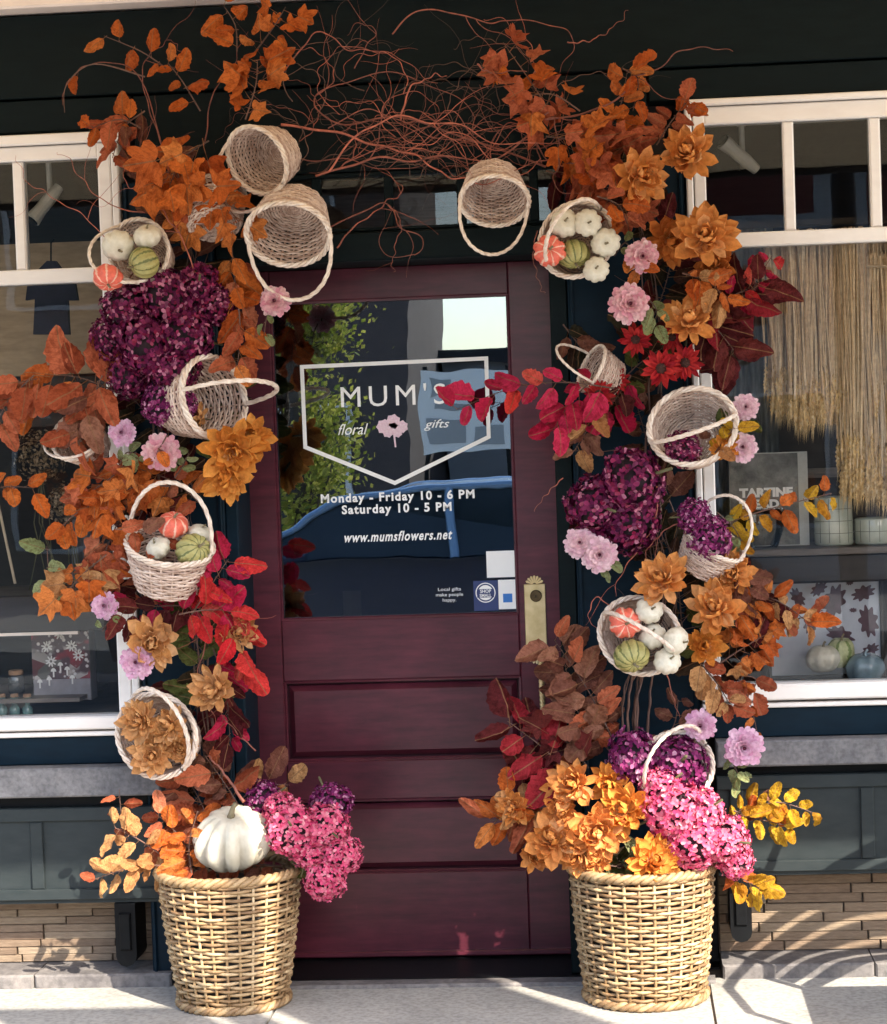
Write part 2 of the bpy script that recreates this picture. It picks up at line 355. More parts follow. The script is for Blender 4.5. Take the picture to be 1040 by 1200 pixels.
# below the windows
def apron(x0, x1, zs, left):
    nb, st, sb, pt, pb, kb = zs
    bp('apron_board', MB().box(x0, x1, -0.010, 0.08, st+0.002, nb-0.002, 0.003), m_navy)
    n = 3
    for i in range(n):
        a = x0+(x1-x0)*i/n; b_ = x0+(x1-x0)*(i+1)/n
        bp('stone_sill', MB().box(a+0.0015, b_-0.0015, -0.075, 0.05, sb, st, 0.005), m_stone)
    bp('sill_shade_strip', MB().box(x0, x1, 0.0, 0.06, pt+0.001, sb-0.001), m_black)  # black strip puts the shade under the stone sill into the colour
    pl = bp('panelled_apron', MB().box(x0, x1, -0.018, 0.05, pb, pt), m_panel)
    # raised stiles and rails on the panelling
    bp('apron_rail', MB().box(x0, x1, -0.030, -0.0185, pt-0.042, pt, 0.003), m_panel, pl)
    bp('apron_rail', MB().box(x0, x1, -0.030, -0.0185, pb, pb+0.034, 0.003), m_panel, pl)
    sx = [-2.59, -1.92, -1.305, -0.925] if left else [0.83, 1.215, 1.82, 2.55]
    for s in sx: bp('apron_stile', MB().box(s, s+0.04, -0.0295, -0.0185, pb+0.035, pt-0.043, 0.003), m_panel, pl)
    # roman bricks
    rb = random.Random(9 if left else 11)
    bed = bp('brick_bed', MB().box(x0, x1, 0.150, 0.20, 0.02, pb-0.001), m_mortar)
    bp('bay_soffit', MB().box(x0, x1, -0.016, 0.149, pb-0.012, pb-0.001), m_panel)
    kb = 0.030; rows = 9; h = (pb-0.013-kb)/rows; shared = {}
    for r in range(rows):
        x = x0 - rb.uniform(0, 0.25); k = 0
        while x < x1:
            L = rb.choice((0.24, 0.29, 0.29, 0.31)); a = max(x, x0); b_ = min(x+L, x1)
            if b_-a > 0.02:
                dy = rb.choice((-0.002, 0, 0, 0.002, 0.003)); hh = h*0.945
                key = (round(b_-a, 3))
                if key not in shared: shared[key] = MB().box(0.002, b_-a-0.002, -0.024, 0.0, 0, hh, 0.002).mesh('brick', m_brick)
                o = inst('brick', shared[key], bed); o.location = (a, dy+0.150, kb + r*h + h*0.03 + rb.uniform(-0.0004, 0.0004)); o.rotation_euler = (0, rb.uniform(-0.001, 0.001), 0)
            x += L+0.001
    # concrete plinth blocks
    pn = 4
    for i in range(pn):
        a = x0+(x1-x0)*i/pn; b_ = x0+(x1-x0)*(i+1)/pn
        bp('plinth_block', MB().box(a+0.002, b_-0.002, -0.034, 0.149, GZ-0.03, kb-0.002, 0.006), m_base)
apron(-2.6, -0.880, (0.761, 0.672, 0.583, 0.543, 0.258, 0.056), True)
apron(0.792, 2.6, (0.797, 0.706, 0.629, 0.596, 0.305, 0.083), False)
for xc, zt, zb in ((-1.020, 0.244, 0.050), (0.853, 0.291, 0.095)):
    w_ = 0.032; ol = [(xc-w_, zt), (xc-w_, zb+0.03)] + [(xc-w_*cos(a), zb+0.03-0.032*sin(a)) for a in (0.5, 1.0, 1.57, 2.14, 2.64)] + [(xc+w_, zb+0.03), (xc+w_, zt)]
    b = MB().prism(ol[::-1], -0.024, 0.120)
    bp('iron_bracket', b, m_black)
    bp('bracket_face', MB().box(xc-0.018, xc+0.018, -0.034, -0.0245, zb+0.05, zt-0.03, 0.004), m_black)

# inside
room = MB()
room.box(-3.2, 3.2, 2.4, 2.5, -0.1, 3.2); room.box(-3.2, 3.2, 0.08, 2.5, 3.0, 3.1); room.box(-3.2, 3.2, 0.13, 2.5, -0.1, -0.02)
room.box(-3.3, -3.2, 0.05, 2.5, -0.1, 3.1); room.box(3.2, 3.3, 0.05, 2.5, -0.1, 3.1)
bp('inner_wall', room, m_dark)
for x0, x1, z in ((-3.2, -0.70, 0.0), (0.42, 3.2, 0.0)):
    bp('display_floor', MB().box(x0, x1, 0.062, 1.1, 0.72, 0.80), m_shelf)
    bp('inner_partition', MB().box(x0, x1, 0.205, 0.23, -0.03, 0.715), m_dark)
bp('inner_partition', MB().box(-0.90, -0.67, 0.101, 1.4, -0.02, 2.9), m_dark)
bp('inner_partition', MB().box(0.40, 0.70, 0.101, 1.4, -0.02, 2.9), m_dark)
# transom shadow space
bp('inner_ceiling_board', MB().box(-0.66, 0.39, 0.5, 0.52, 2.20, 2.9), m_shelf)
# ------------------------------------------------------------ lettering on the door glass
VY = GL-0.0015
def textmesh(s, size, shear=0.0, off=0.0, space=1.0):
    cu = bpy.data.curves.new('t', 'FONT'); cu.body = s; cu.size = size; cu.shear = shear; cu.offset = off; cu.space_character = space
    cu.align_x = 'CENTER'; cu.align_y = 'BOTTOM_BASELINE' if False else 'CENTER'; cu.extrude = 0.0003; cu.resolution_u = 3
    o = bpy.data.objects.new('t', cu); C.objects.link(o); dg = bpy.context.evaluated_depsgraph_get()
    me = bpy.data.meshes.new_from_object(o.evaluated_get(dg)); bpy.data.objects.remove(o); return me
def text(name, s, px, py, wpx, mat, parent, Y=VY, size=0.05, shear=0, off=0, space=1.0, hscale=None, rotz=0.0, loc=None):
    me = textmesh(s, size, shear, off, space); me.materials.clear(); me.materials.append(mat)
    xs_ = [v.co.x for v in me.vertices]; ys_ = [v.co.y for v in me.vertices]; W = max(xs_)-min(xs_)
    p = Vector(loc) if loc is not None else at(px, py, Y); k = (wpx/ppm(Y))/W; kz = hscale/(max(ys_)-min(ys_))/ppm(Y) if hscale else k
    cx = (max(xs_)+min(xs_))/2; cy = (max(ys_)+min(ys_))/2
    for v in me.vertices: v.co = Vector(((v.co.x-cx)*k, -v.co.z, (v.co.y-cy)*kz))
    o = bpy.data.objects.new(name, me); C.objects.link(o); o.location = (p.x, Y, p.z)
    if parent is not None: o.parent = parent
    return o
text('shop_name_lettering', "MUM'S", 461, 463, 124, m_vinyl, door, size=0.07, space=1.3, hscale=25)
text('script_lettering', 'floral', 414, 503, 36, m_vinyl, door, shear=0.35, size=0.03, hscale=13)
text('script_lettering', 'gifts', 512, 498, 30, m_vinyl, door, shear=0.35, size=0.03, hscale=13)
text('opening_hours_lettering', 'Monday - Friday 10 - 6 PM', 466, 583, 182, m_vinyl, door, off=0.0016, space=1.18, hscale=14)
text('opening_hours_lettering', 'Saturday 10 - 5 PM', 465, 597, 130, m_vinyl, door, off=0.0016, space=1.18, hscale=14)
text('web_address_lettering', 'www.mumsflowers.net', 467, 628, 128, m_vinyl, door, shear=0.3, off=0.0012, space=1.15, hscale=12)
# shield outline
def polystroke(ptspx, wpx, Y, mat, name, parent, closed=True):
    P = [at(x, y, Y) for x, y in ptspx]; b = MB(); h = wpx/ppm(Y)/2; n = len(P)
    P2 = [Vector((p.x, p.z)) for p in P]; out = []; inn = []
    for i in range(n):
        a = P2[i-1]; c = P2[i]; d = P2[(i+1) % n]
        e1 = (c-a).normalized(); e2 = (d-c).normalized(); n1 = Vector((-e1.y, e1.x)); n2 = Vector((-e2.y, e2.x)); m = (n1+n2).normalized(); k = h/max(0.3, m.dot(n1))
        out.append(c+m*k); inn.append(c-m*k)
    vs = [(p.x, Y, p.y) for p in out]+[(p.x, Y, p.y) for p in inn]
    b.add(vs, [(i, (i+1) % n, n+(i+1) % n, n+i) for i in range(n)]); return b.build(name, mat, parent)
polystroke([(354, 430), (570, 420), (573, 512), (463, 566), (358, 524)], 4.6, VY, m_vinyl, 'shield_outline', door)
# flower emblem
fl = MB()
m_emb = plain('pale_pink_vinyl', (0.78, 0.62, 0.66), (0.66, 0.42, 0.50), 0.5, 160, None, 0)
for (cx, cy, r) in ((461, 494, 7.5), (450, 500, 7.5), (471, 500, 6.5), (455, 506, 6), (466, 507, 5), (461, 502, 6)):
    c = at(cx, cy, VY); rr = r/ppm(VY); pts = []
    for k in range(14):
        a = 2*pi*k/14; q = rr*(1+0.22*(k % 2)); pts.append((c.x+q*cos(a), VY-0.0002*cx % 0.0007, c.z+q*sin(a)))
    n = len(fl.v); fl.add(pts, [tuple(range(14))])
s0, s1 = at(462, 508, VY), at(464, 524, VY); fl.add([(s0.x-0.003, VY, s0.z), (s0.x+0.003, VY, s0.z), (s1.x+0.002, VY, s1.z), (s1.x-0.003, VY, s1.z)], [(0, 1, 2, 3)])
fl.build('flower_emblem', m_emb, door)
def card(x0, y0, x1, y1, mat, name, parent, Y=VY, th=0.001):
    a = at(x0, y1, Y); c = at(x1, y0, Y); return MB().box(a.x, c.x, Y-th, Y, a.z, c.z).build(name, mat, parent, world=False)
m_blue = plain('deep_blue_sticker', (0.012, 0.03, 0.14), (0.01, 0.025, 0.12), 0.45, 30, None, 0)
m_blue2 = plain('bright_blue_sticker', (0.02, 0.18, 0.55), (0.02, 0.15, 0.5), 0.45, 30, None, 0)
card(571, 645, 604, 677, m_vinyl, 'white_sticker', door, th=0.0016)
card(585, 679, 606, 714, m_vinyl, 'payment_card_sticker', door)
card(590, 695.5, 600.5, 706, m_blue2, 'blue_square_mark', door, Y=VY-0.0012, th=0.0005)
card(556, 680, 583.5, 716, m_blue, 'round_logo_sticker', door)
c = at(569.3, 694.5, VY); rr = 9.0/ppm(VY)
b = MB(); b.add([(c.x+rr*cos(2*pi*k/24), VY-0.0014, c.z+rr*sin(2*pi*k/24)) for k in range(24)], [tuple(range(24))]); b.build('round_logo', m_vinyl, door)
b = MB()
for k in range(28):
    a0, a1 = 2*pi*k/28, 2*pi*(k+1)/28; r0, r1 = 10.6/ppm(VY), 11.8/ppm(VY)
    b.add([(c.x+r*cos(a), VY-0.0014, c.z+r*sin(a)) for r, a in ((r0, a0), (r1, a0), (r1, a1), (r0, a1))], [(0, 1, 2, 3)])
b.build('round_logo_ring', m_vinyl, door)
card(559.5, 690, 579, 700.5, m_blue, 'logo_band', door, Y=VY-0.0016, th=0.0005)
text('logo_lettering', 'SHOP', 569.3, 692.8, 13, m_vinyl, door, Y=VY-0.0024, hscale=4.0, off=0.001)
text('logo_lettering', 'SMALL', 569.3, 697.8, 14, m_vinyl, door, Y=VY-0.0024, hscale=4.0, off=0.001)
for i, (s, wd) in enumerate((('Local gifts', 27), ('make people', 32), ('happy.', 16))):
    text('small_print_lettering', s, 527, 691+i*6.3, wd, m_vinyl, door, size=0.02, hscale=5)
# tan ticket in the corner of the glass
m_tan = plain('tan_card', (0.30, 0.17, 0.11), (0.24, 0.13, 0.085), 0.7, 30, None, 0.1)
card(403, 692, 423, 726, m_tan, 'tan_card', door, Y=GL+0.012)
# brass lock plate and twisted pull handle
a = at(617, 768, D0); c = at(639, 684, D0)
pl = MB().box(a.x, c.x, D0-0.006, D0-0.0005, a.z, c.z, 0.0015).build('lock_plate', m_brass, door)
mid = (a.x+c.x)/2; wd = (c.x-a.x)/2
for sgn, z in ((1, c.z), (-1, a.z)):
    for k in range(7):
        an = R(90-66+22*k)*1.0; q = Vector((cos(an), 0, sin(an)*sgn)); L = 0.026
        p0 = Vector((mid, D0-0.004, z-0.002*sgn)); sd = Vector((-q.z, 0, q.x))
        MB().add([p0+q*0.006-sd*0.0015, p0+q*0.006+sd*0.0015, p0+q*L+sd*0.0038+Vector((0, -0.002, 0)), p0+q*(L+0.004)+Vector((0, -0.003, 0)), p0+q*L-sd*0.0038+Vector((0, -0.002, 0))], [(0, 1, 2, 3, 4)] if sgn > 0 else [(4, 3, 2, 1, 0)]).build('shell_flute', m_brass, door)
    MB().lathe([(0.0, 0.0), (0.026, 0.0), (0.026, 0.002), (0.0, 0.002)], 20, Matrix.Translation((mid, D0-0.001, z)) @ Matrix.Rotation(R(90), 4, 'X'), cap=False).build('shell_back', m_brassdk, door)
kc = at(628.5, 698, D0)
MB().lathe([(0.0185, 0), (0.0185, 0.006), (0.016, 0.009), (0.008, 0.009), (0.008, 0.007), (0.001, 0.007)], 24, Matrix.Translation((kc.x, D0-0.006, kc.z)) @ Matrix.Rotation(R(90), 4, 'X')).build('lock_cylinder', m_brassdk, door, smooth=False)
MB().box(kc.x-0.0015, kc.x+0.0015, D0-0.0155, D0-0.0128, kc.z-0.005, kc.z+0.003).build('key_slot', m_black, door)
hx = at(632, 770, D0).x+0.006; z1 = at(632, 762, D0).z; z0 = at(636, 862, D0).z
hb = MB()
for ph in (0, 2.09, 4.19):
    pts = []
    for i in range(61):
        t = i/60; z = z1+(z0-z1)*t; off = 0.0045; pts.append((hx+0.004*t+off*cos(ph+t*40), D0-0.045-0.012*sin(t*pi)+off*sin(ph+t*40), z))
    hb.tube(pts, 0.0052, 6)
hb.tube([(hx, D0, z1+0.004), (hx, D0-0.03, z1+0.010), (hx, D0-0.048, z1-0.004)], 0.006, 8)
hb.tube([(hx+0.004, D0, z0-0.004), (hx+0.004, D0-0.03, z0-0.010), (hx+0.004, D0-0.048, z0+0.004)], 0.006, 8)
hb.build('twisted_pull_handle', m_brass, door, smooth=True)
lt = MB().tube([(hx-0.012, D0-0.006, z1+0.022), (hx-0.012, D0-0.03, z1+0.020), (hx-0.016, D0-0.036, z1+0.014)], 0.005, 8); lt.build('thumb_latch', m_brassdk, door, smooth=True)
# ------------------------------------------------------------ display inside the windows
def spotlight(px, py0, py1, hx_, hy_, label, s=1.0, Y=0.32):
    p = at(px, py0, Y); q = at(px+2, py1, Y)
    t = thing('track_spotlight', label, 'spotlight', p, 'track spotlights inside the windows')
    MB().box(p.x-0.014, p.x+0.014, Y-0.012, Y+0.012, p.z, 3.0).build('mounting_bar', m_lampw, t)
    MB().tube([(p.x, Y, p.z), (q.x, Y, q.z)], 0.009*s, 10).build('stem', m_lampw, t)
    h0 = Vector((q.x+0.02*s, Y-0.03, q.z+0.01)); h1 = at(hx_, hy_, Y-0.07)
    MB().tube([h0-(h1-h0)*0.25, h0+(h1-h0)*0.15, h0+(h1-h0)*0.6, h1], [0.016*s, 0.021*s, 0.021*s, 0.026*s], 14).build('lamp_head', m_lampw, t, smooth=False)
    MB().tube([h1, h1+(h1-h0)*0.06], 0.021*s, 14).build('lamp_face', m_black, t)
    return t
m_lampw = plain('white_lamp_enamel', (0.62, 0.63, 0.58), (0.5, 0.5, 0.46), 0.4, 20, None, 0)
spotlight(57, 190, 232, 38, 258, 'white track spotlight hanging behind the left window, pointing down')
spotlight(869, 148, 198, 848, 166, 'white track spotlight behind the top pane of the right window')
# left window
m_band = plain('brown_band', (0.46, 0.35, 0.23), (0.32, 0.24, 0.15), 0.8, 12, (1, 1, 4), 0.3)
bp('brown_band_board', MB().box(-2.2, -0.92, 0.95, 1.0, 1.90, 2.36), m_band)  # brown band above a darker one, set behind the glass
bp('dark_band_board', MB().box(-2.2, -0.92, 0.94, 1.0, 1.72, 1.89), m_dark)
m_navycloth = plain('navy_cloth', (0.012, 0.015, 0.045), (0.008, 0.01, 0.03), 0.9, 30, None, 0.4)
p = at(62, 318, 0.45)
t = thing('hanging_apron', 'dark navy apron on a hanger behind the left window', 'apron', p)
ol = []
for (x, y) in ((50, 312), (56, 306), (66, 306), (72, 314), (88, 328), (92, 352), (80, 352), (82, 392), (40, 392), (42, 350), (31, 352), (34, 328)):
    q = at(x, y, 0.45); ol.append((q.x, q.z))
MB().prism(ol[::-1], 0.44, 0.465).build('apron_cloth', m_navycloth, t)
MB().tube([at(60, 306, 0.452), at(60, 285, 0.452), at(64, 280, 0.452)], 0.003, 6).build('hanger_hook', m_black, t)
shz = at(40, 700, 0.30).z
bp('shelf_board', MB().box(-2.4, -0.92, 0.12, 0.62, shz+0.0, at(40, 742, 0.12).z+0.0+0.0 if False else shz+0.018), m_shelf)
bp('shelf_front', MB().box(-2.4, -0.92, 0.10, 0.119, at(40, 741, 0.10).z, at(40, 698, 0.10).z, 0.004), m_dark)
bp('shelf_edge_strip', MB().box(-2.4, -1.16, 0.095, 0.118, at(20, 745, 0.10).z, at(20, 741.5, 0.10).z), m_trim)
m_bag = None
def bagmat():
    m, nt, b = newmat('printed_gift_bag'); tc = nt.nodes.new('ShaderNodeTexCoord')
    v = nt.nodes.new('ShaderNodeTexVoronoi'); v.inputs['Scale'].default_value = 26; nt.links.new(tc.outputs['Object'], v.inputs[0])
    v2 = nt.nodes.new('ShaderNodeTexVoronoi'); v2.inputs['Scale'].default_value = 55; v2.inputs['Randomness'].default_value = 1; nt.links.new(tc.outputs['Object'], v2.inputs[0])
    c1 = ramp(nt, v.outputs['Color'], [(0.0, (0.012, 0.018, 0.018)), (0.40, (0.20, 0.012, 0.025)), (0.52, (0.26, 0.02, 0.035)), (0.56, (0.02, 0.025, 0.022)), (0.75, (0.40, 0.36, 0.34)), (1, (0.10, 0.06, 0.06))])
    c2 = ramp(nt, v2.outputs['Distance'], [(0.0, (0.62, 0.62, 0.60)), (0.25, (0.55, 0.5, 0.5)), (0.36, (0.05, 0.02, 0.03))])
    n = noise(nt, 14, 2); k = ramp(nt, n, [(0.46, (0, 0, 0)), (0.54, (1, 1, 1))])
    nt.links.new(mix(nt, k, c1, c2), b.inputs['Base Color']); b.inputs['Roughness'].default_value = 0.6; return m
m_bag = bagmat()
m_paper = plain('grey_paper', (0.28, 0.26, 0.28), (0.22, 0.20, 0.22), 0.8, 30, None, 0.2)
a = at(40, 822, 0.22); c = at(104, 735, 0.22)
t = thing('gift_bag', 'printed paper gift bag with flowers and mushrooms on dark red, lower left window', 'gift bag', ((a.x+c.x)/2, 0.22, a.z))
MB().box(a.x, c.x, 0.22, 0.30, a.z, c.z, 0.003).build('bag_body', m_paper, t)
zz = a.z+(c.z-a.z)*0.30
MB().box(a.x+0.0005, c.x-0.0005, 0.2175, 0.2198, zz, c.z-0.001).build('printed_front', m_bag, t)
# printed white flowers and mushrooms, flat shapes on the front
m_pw = plain('white_print', (0.7, 0.68, 0.66), (0.6, 0.58, 0.56), 0.6, 60, None, 0)
b = MB(); rr_ = random.Random(3)
for (px, py) in ((70, 743), (92, 768), (55, 758), (84, 757), (60, 775)):
    q = at(px, py, 0.216); r = 0.016
    for k in range(9):
        an = 2*pi*k/9+rr_.random()*0.2; d = Vector((cos(an), 0, sin(an))); s = Vector((-d.z, 0, d.x))*0.0028
        b.add([q+d*0.004-s, q+d*r-s*0.8, q+d*(r+0.003), q+d*r+s*0.8, q+d*0.004+s], [(0, 1, 2, 3, 4)])
for (px, py) in ((63, 787), (71, 780), (79, 785), (47, 800), (58, 797), (85, 795)):
    q = at(px, py, 0.2158)
    b.add([q+Vector((0.009*cos(R(k*30)), 0, 0.011*sin(R(k*30)))) for k in range(7)], [tuple(range(7))])
    b.add([q+Vector((-0.0025, -0.0001, 0)), q+Vector((-0.0025, -0.0001, -0.018)), q+Vector((0.0025, -0.0001, -0.018)), q+Vector((0.0025, -0.0001, 0))], [(0, 1, 2, 3)])
b.build('printed_flowers', m_pw, t)
def bottleglass(name, col, rough=0.08):
    m, nt, b = newmat(name); b.inputs['Base Color'].default_value = (*col, 1); b.inputs['Roughness'].default_value = rough
    b.inputs['Transmission Weight'].default_value = 0.5; b.inputs['Coat Weight'].default_value = 0.5; return m
m_teal = bottleglass('pale_teal_glass', (0.22, 0.38, 0.36)); m_cork = plain('cork', (0.36, 0.22, 0.13), (0.26, 0.15, 0.09), 0.9, 80, None, 0.4)
m_clear = bottleglass('clear_vase_glass', (0.10, 0.11, 0.12), 0.03)
nm = ['at the left picture edge', 'in the middle of the row', 'nearest the gift bag']
for i, px in enumerate((3, 18, 33)):
    p = at(px, 838, 0.16); t = thing('glass_bottle', 'small pale teal glass bottle low in the left window, ' + nm[i], 'bottle', p, 'teal glass bottles in the left window')
    T = Matrix.Translation(p)
    MB().lathe([(0.014, 0), (0.017, 0.004), (0.017, 0.022), (0.010, 0.030), (0.008, 0.036), (0.014, 0.046), (0.016, 0.052), (0.016, 0.056)], 14, T).build('bottle_body', m_teal, t, smooth=True)
    MB().lathe([(0.013, 0.057), (0.013, 0.066), (0.011, 0.068)], 12, T).build('stopper', m_cork, t)
p = at(20, 812, 0.26); t = thing('lidded_jar', 'brown glass candle jar above the teal bottles', 'jar', p)
T = Matrix.Translation(p); MB().lathe([(0.022, 0), (0.026, 0.004), (0.026, 0.052), (0.022, 0.058)], 18, T).build('jar_glass', m_clear, t, smooth=True)
MB().lathe([(0.0235, 0.059), (0.0235, 0.072), (0.02, 0.074)], 18, T).build('lid', m_cork, t)
bp('low_shelf', MB().box(-2.4, -1.17, 0.12, 0.50, at(20, 816, 0.2).z-0.012, at(20, 816, 0.2).z), m_shelf)
# dried brown flower heads and grey ribbon in the left window
m_dry = petalmat('dried_brown_flowers', [(0.38, 0.29, 0.19), (0.22, 0.16, 0.10), (0.48, 0.38, 0.27)], 0.9, 0.1)
m_ribbon = plain('grey_linen', (0.20, 0.21, 0.23), (0.12, 0.125, 0.14), 0.85, 40, (4, 1, 1), 0.4)
rd = random.Random(17)
def fluff(cx, cy, rpx, Y, label, mat):
    p = at(cx, cy, Y); r = rpx/ppm(Y); t = thing('dried_flower_bunch', label, 'dried flowers', p)
    b = MB()
    for k in range(420):
        d = Vector((rd.gauss(0, 1), rd.gauss(0, 1), rd.gauss(0, 1))).normalized(); q = p+d*r*rd.uniform(0.55, 1.0)
        u = d.orthogonal().normalized(); v = d.cross(u); an = rd.random()*6.28; u, v = u*cos(an)+v*sin(an), v*cos(an)-u*sin(an); s = 0.010
        b.add([q-u*s*0.3, q+v*s*0.5+d*s*0.3, q+u*s*0.9+d*s*0.6, q-v*s*0.5+d*s*0.3], [(0, 1, 2, 3)])
    o = b.build('dried_heads', mat, t); o['kind'] = 'stuff'
    st = MB()
    for k in range(5):
        st.tube([p+Vector((0, 0, -r*0.6)), p+Vector((rd.uniform(-.04, .04), 0, -r-0.12)), p+Vector((rd.uniform(-.06, .06), 0, shz-p.z+0.02))], 0.002, 4)
    st.build('stems', m_stem, t)
fluff(48, 535, 34, 0.34, 'fluffy dried brown flowers behind the left window glass', m_dry)
fluff(80, 590, 26, 0.30, 'smaller tan dried flower bunch lower behind the left glass', m_dry)
a, c = at(84, 690, 0.36), at(112, 585, 0.36)
t = thing('linen_ribbon', 'grey linen cloth hanging onto the left window shelf', 'cloth', ((a.x+c.x)/2, 0.36, a.z))
b = MB(); n = 14
vs = []; fs = []
for i in range(n+1):
    for j in range(9):
        u = i/n; v = j/8; vs.append((a.x+(c.x-a.x)*u*(0.75+0.25*v)+0.01*v, 0.36+0.014*sin(u*14+v*2), a.z+(c.z-a.z)*v))
for i in range(n):
    for j in range(8): k = i*9+j; fs.append((k, k+9, k+10, k+1))
b.add(vs, fs).build('cloth_folds', m_ribbon, t, smooth=True)
# pale stick leaning and a wheat bundle end on the shelf
m_pale = plain('pale_wood', (0.52, 0.42, 0.30), (0.42, 0.33, 0.23), 0.6, 30, None, 0.2)
p0, p1 = at(-2, 590, 0.2), at(18, 684, 0.2)
t = thing('wooden_stick', 'pale wooden stick leaning behind the glass at the left edge', 'stick', p1); MB().tube([p0, p1], 0.0045, 8).build('shaft', m_pale, t)
m_wheat = petalmat('dried_wheat', [(0.66, 0.46, 0.26), (0.84, 0.63, 0.40), (0.90, 0.74, 0.52), (0.30, 0.20, 0.11)], 0.7, 0.15)
m_wheath = petalmat('golden_wheat_heads', [(0.84, 0.59, 0.28), (0.90, 0.69, 0.38), (0.60, 0.40, 0.18), (0.92, 0.76, 0.50)], 0.7, 0.25)
def wheat(x0, x1, ytop, ybot, Y, label, n, seed, headfrac=0.30):
    rw = random.Random(seed); mid_ = (x0+x1)/2
    top = at(mid_, ytop, Y); t = thing('wheat_bundle', label, 'dried wheat', top, 'wheat bundles hanging in the right window')
    b = MB(); hd = MB(); hw = (x1-x0)/2/ppm(Y); k0 = 0.85
    for i in range(int(n*1.8)):
        u = rw.uniform(-1, 1); yy = Y+rw.uniform(-0.03, 0.03)
        tp = Vector((top.x+u*hw*k0, yy, top.z+rw.uniform(-0.01, 0.01)))
        L = (ybot-ytop)/ppm(Y)*rw.uniform(0.80, 1.0); w_ = u*0.75+rw.uniform(-0.45, 0.45)
        e = Vector((top.x+w_*hw, yy+rw.uniform(-0.02, 0.02), top.z-L)); m_ = (tp+e)/2+Vector((rw.uniform(-0.012, 0.012), 0, 0))
        b.tube([tp, m_, tp+(e-tp)*(1-headfrac*0.5)], rw.choice((0.0014, 0.002, 0.003)), 3)
        d = (e-tp).normalized(); s0_ = tp+(e-tp)*(1-headfrac*rw.uniform(0.35, 0.5))
        Lh = (e-s0_).length; side = d.cross(Vector((0, 1, 0))).normalized()
        for k in range(9):
            q = s0_+d*Lh*(k/9)*0.8; sg = 1 if k % 2 else -1; ww = 0.0078*(1-abs(k/9-0.4))
            hd.add([q, q+side*sg*ww+d*0.008+Vector((0, -0.003, 0)), q+d*0.017, q+Vector((0, 0.002, 0))], [(0, 1, 2), (0, 2, 3)])
            if k % 2 == 0: hd.add([q, q+side*sg*0.009*rw.random()+d*0.055, q+side*0.0012], [(0, 1, 2)])
    for o in (b.build('stalks', m_wheat, t), hd.build('wheat_heads', m_wheath, t)): o['kind'] = 'stuff'
    tz = top.z-0.03
    MB().tube([(top.x-hw*k0, Y-0.04, tz), (top.x, Y-0.045, tz-0.004), (top.x+hw*k0, Y-0.04, tz)], 0.004, 5).build('twine', m_pale, t)
wheat(893, 935, 276, 490, 0.115, 'pale wheat bundle hanging at the left of the right window', 90, 1)
wheat(918, 962, 272, 505, 0.09, 'second wheat bundle from the left, with a grey cast', 95, 2)
wheat(948, 990, 272, 498, 0.115, 'wheat bundle above the white canister in the right window', 90, 3)
wheat(975, 1015, 270, 590, 0.085, 'longest wheat bundle, its heads reaching down to the shelf pots', 110, 4, 0.26)
wheat(1003, 1050, 272, 505, 0.11, 'golden wheat bundle cut by the right picture edge', 100, 5)
wheat(1010, 1062, 300, 600, 0.085, 'low wheat bundle over the short pot at the right edge', 90, 6, 0.3)
bp('wheat_rail', MB().box(0.83, 2.5, 0.20, 0.22, at(950, 268, 0.3).z, at(950, 260, 0.3).z), m_dark)
m_cloth2 = plain('grey_curtain', (0.30, 0.31, 0.31), (0.16, 0.17, 0.17), 0.9, 18, (6, 1, 1), 0.5)
a, c = at(838, 700, 0.5), at(905, 262, 0.5); b = MB(); vs = []; fs = []
for i in range(29):
    for j in range(2): vs.append((a.x+(c.x-a.x)*i/28, 0.5+0.02*sin(i*1.3), a.z if j == 0 else c.z))
for i in range(28): fs.append((2*i, 2*i+2, 2*i+3, 2*i+1))
t = thing('grey_curtain', 'grey cloth curtain at the left side of the right window', 'curtain', (a.x, 0.5, a.z)); b.add(vs, fs).build('curtain_cloth', m_cloth2, t, smooth=True)
# right window shelf and its things
sz = at(940, 641, 0.22).z
bp('shelf_board', MB().box(0.76, 2.4, 0.14, 0.50, sz-0.022, sz, 0.003), m_shelf)
bp('shelf_front', MB().box(0.76, 2.4, 0.16, 0.18, sz-0.105, sz-0.024, 0.003), m_dark)
bp('back_panel', MB().box(0.76, 2.4, 0.62, 0.65, 0.80, 2.2), m_dark)
bp('back_rail', MB().box(0.76, 2.4, 0.585, 0.61, at(950, 560, 0.6).z, at(950, 549, 0.6).z), m_shelf)
def covermat():
    m, nt, b = newmat('book_cover_photo'); n = noise(nt, 16, 6, rough=0.7); n2 = noise(nt, 5, 2)
    c = ramp(nt, n, [(0.3, (0.05, 0.05, 0.045)), (0.5, (0.24, 0.23, 0.20)), (0.7, (0.42, 0.40, 0.37))]); c2 = ramp(nt, n2, [(0.4, (0.45, 0.45, 0.45)), (0.6, (1, 1, 1))])
    nt.links.new(mix(nt, 1.0, c, c2, 'MULTIPLY'), b.inputs['Base Color']); b.inputs['Roughness'].default_value = 0.35; return m
m_cover = covermat(); m_pages = plain('book_edge_paper', (0.62, 0.62, 0.58), (0.55, 0.55, 0.5), 0.8, 80, None, 0.1)
a, c = at(857, 641, 0.30), at(946, 529, 0.30); zc = sz+0.001
t = thing('cookbook', 'large cookbook with white title standing on the right window shelf', 'book', ((a.x+c.x)/2, 0.30, zc))
MB().box(a.x, c.x, 0.30, 0.33, zc, c.z).build('pages', m_pages, t)
MB().box(a.x+0.002, c.x-0.030, 0.2975, 0.2995, zc+0.003, c.z-0.003).build('front_cover', m_cover, t)
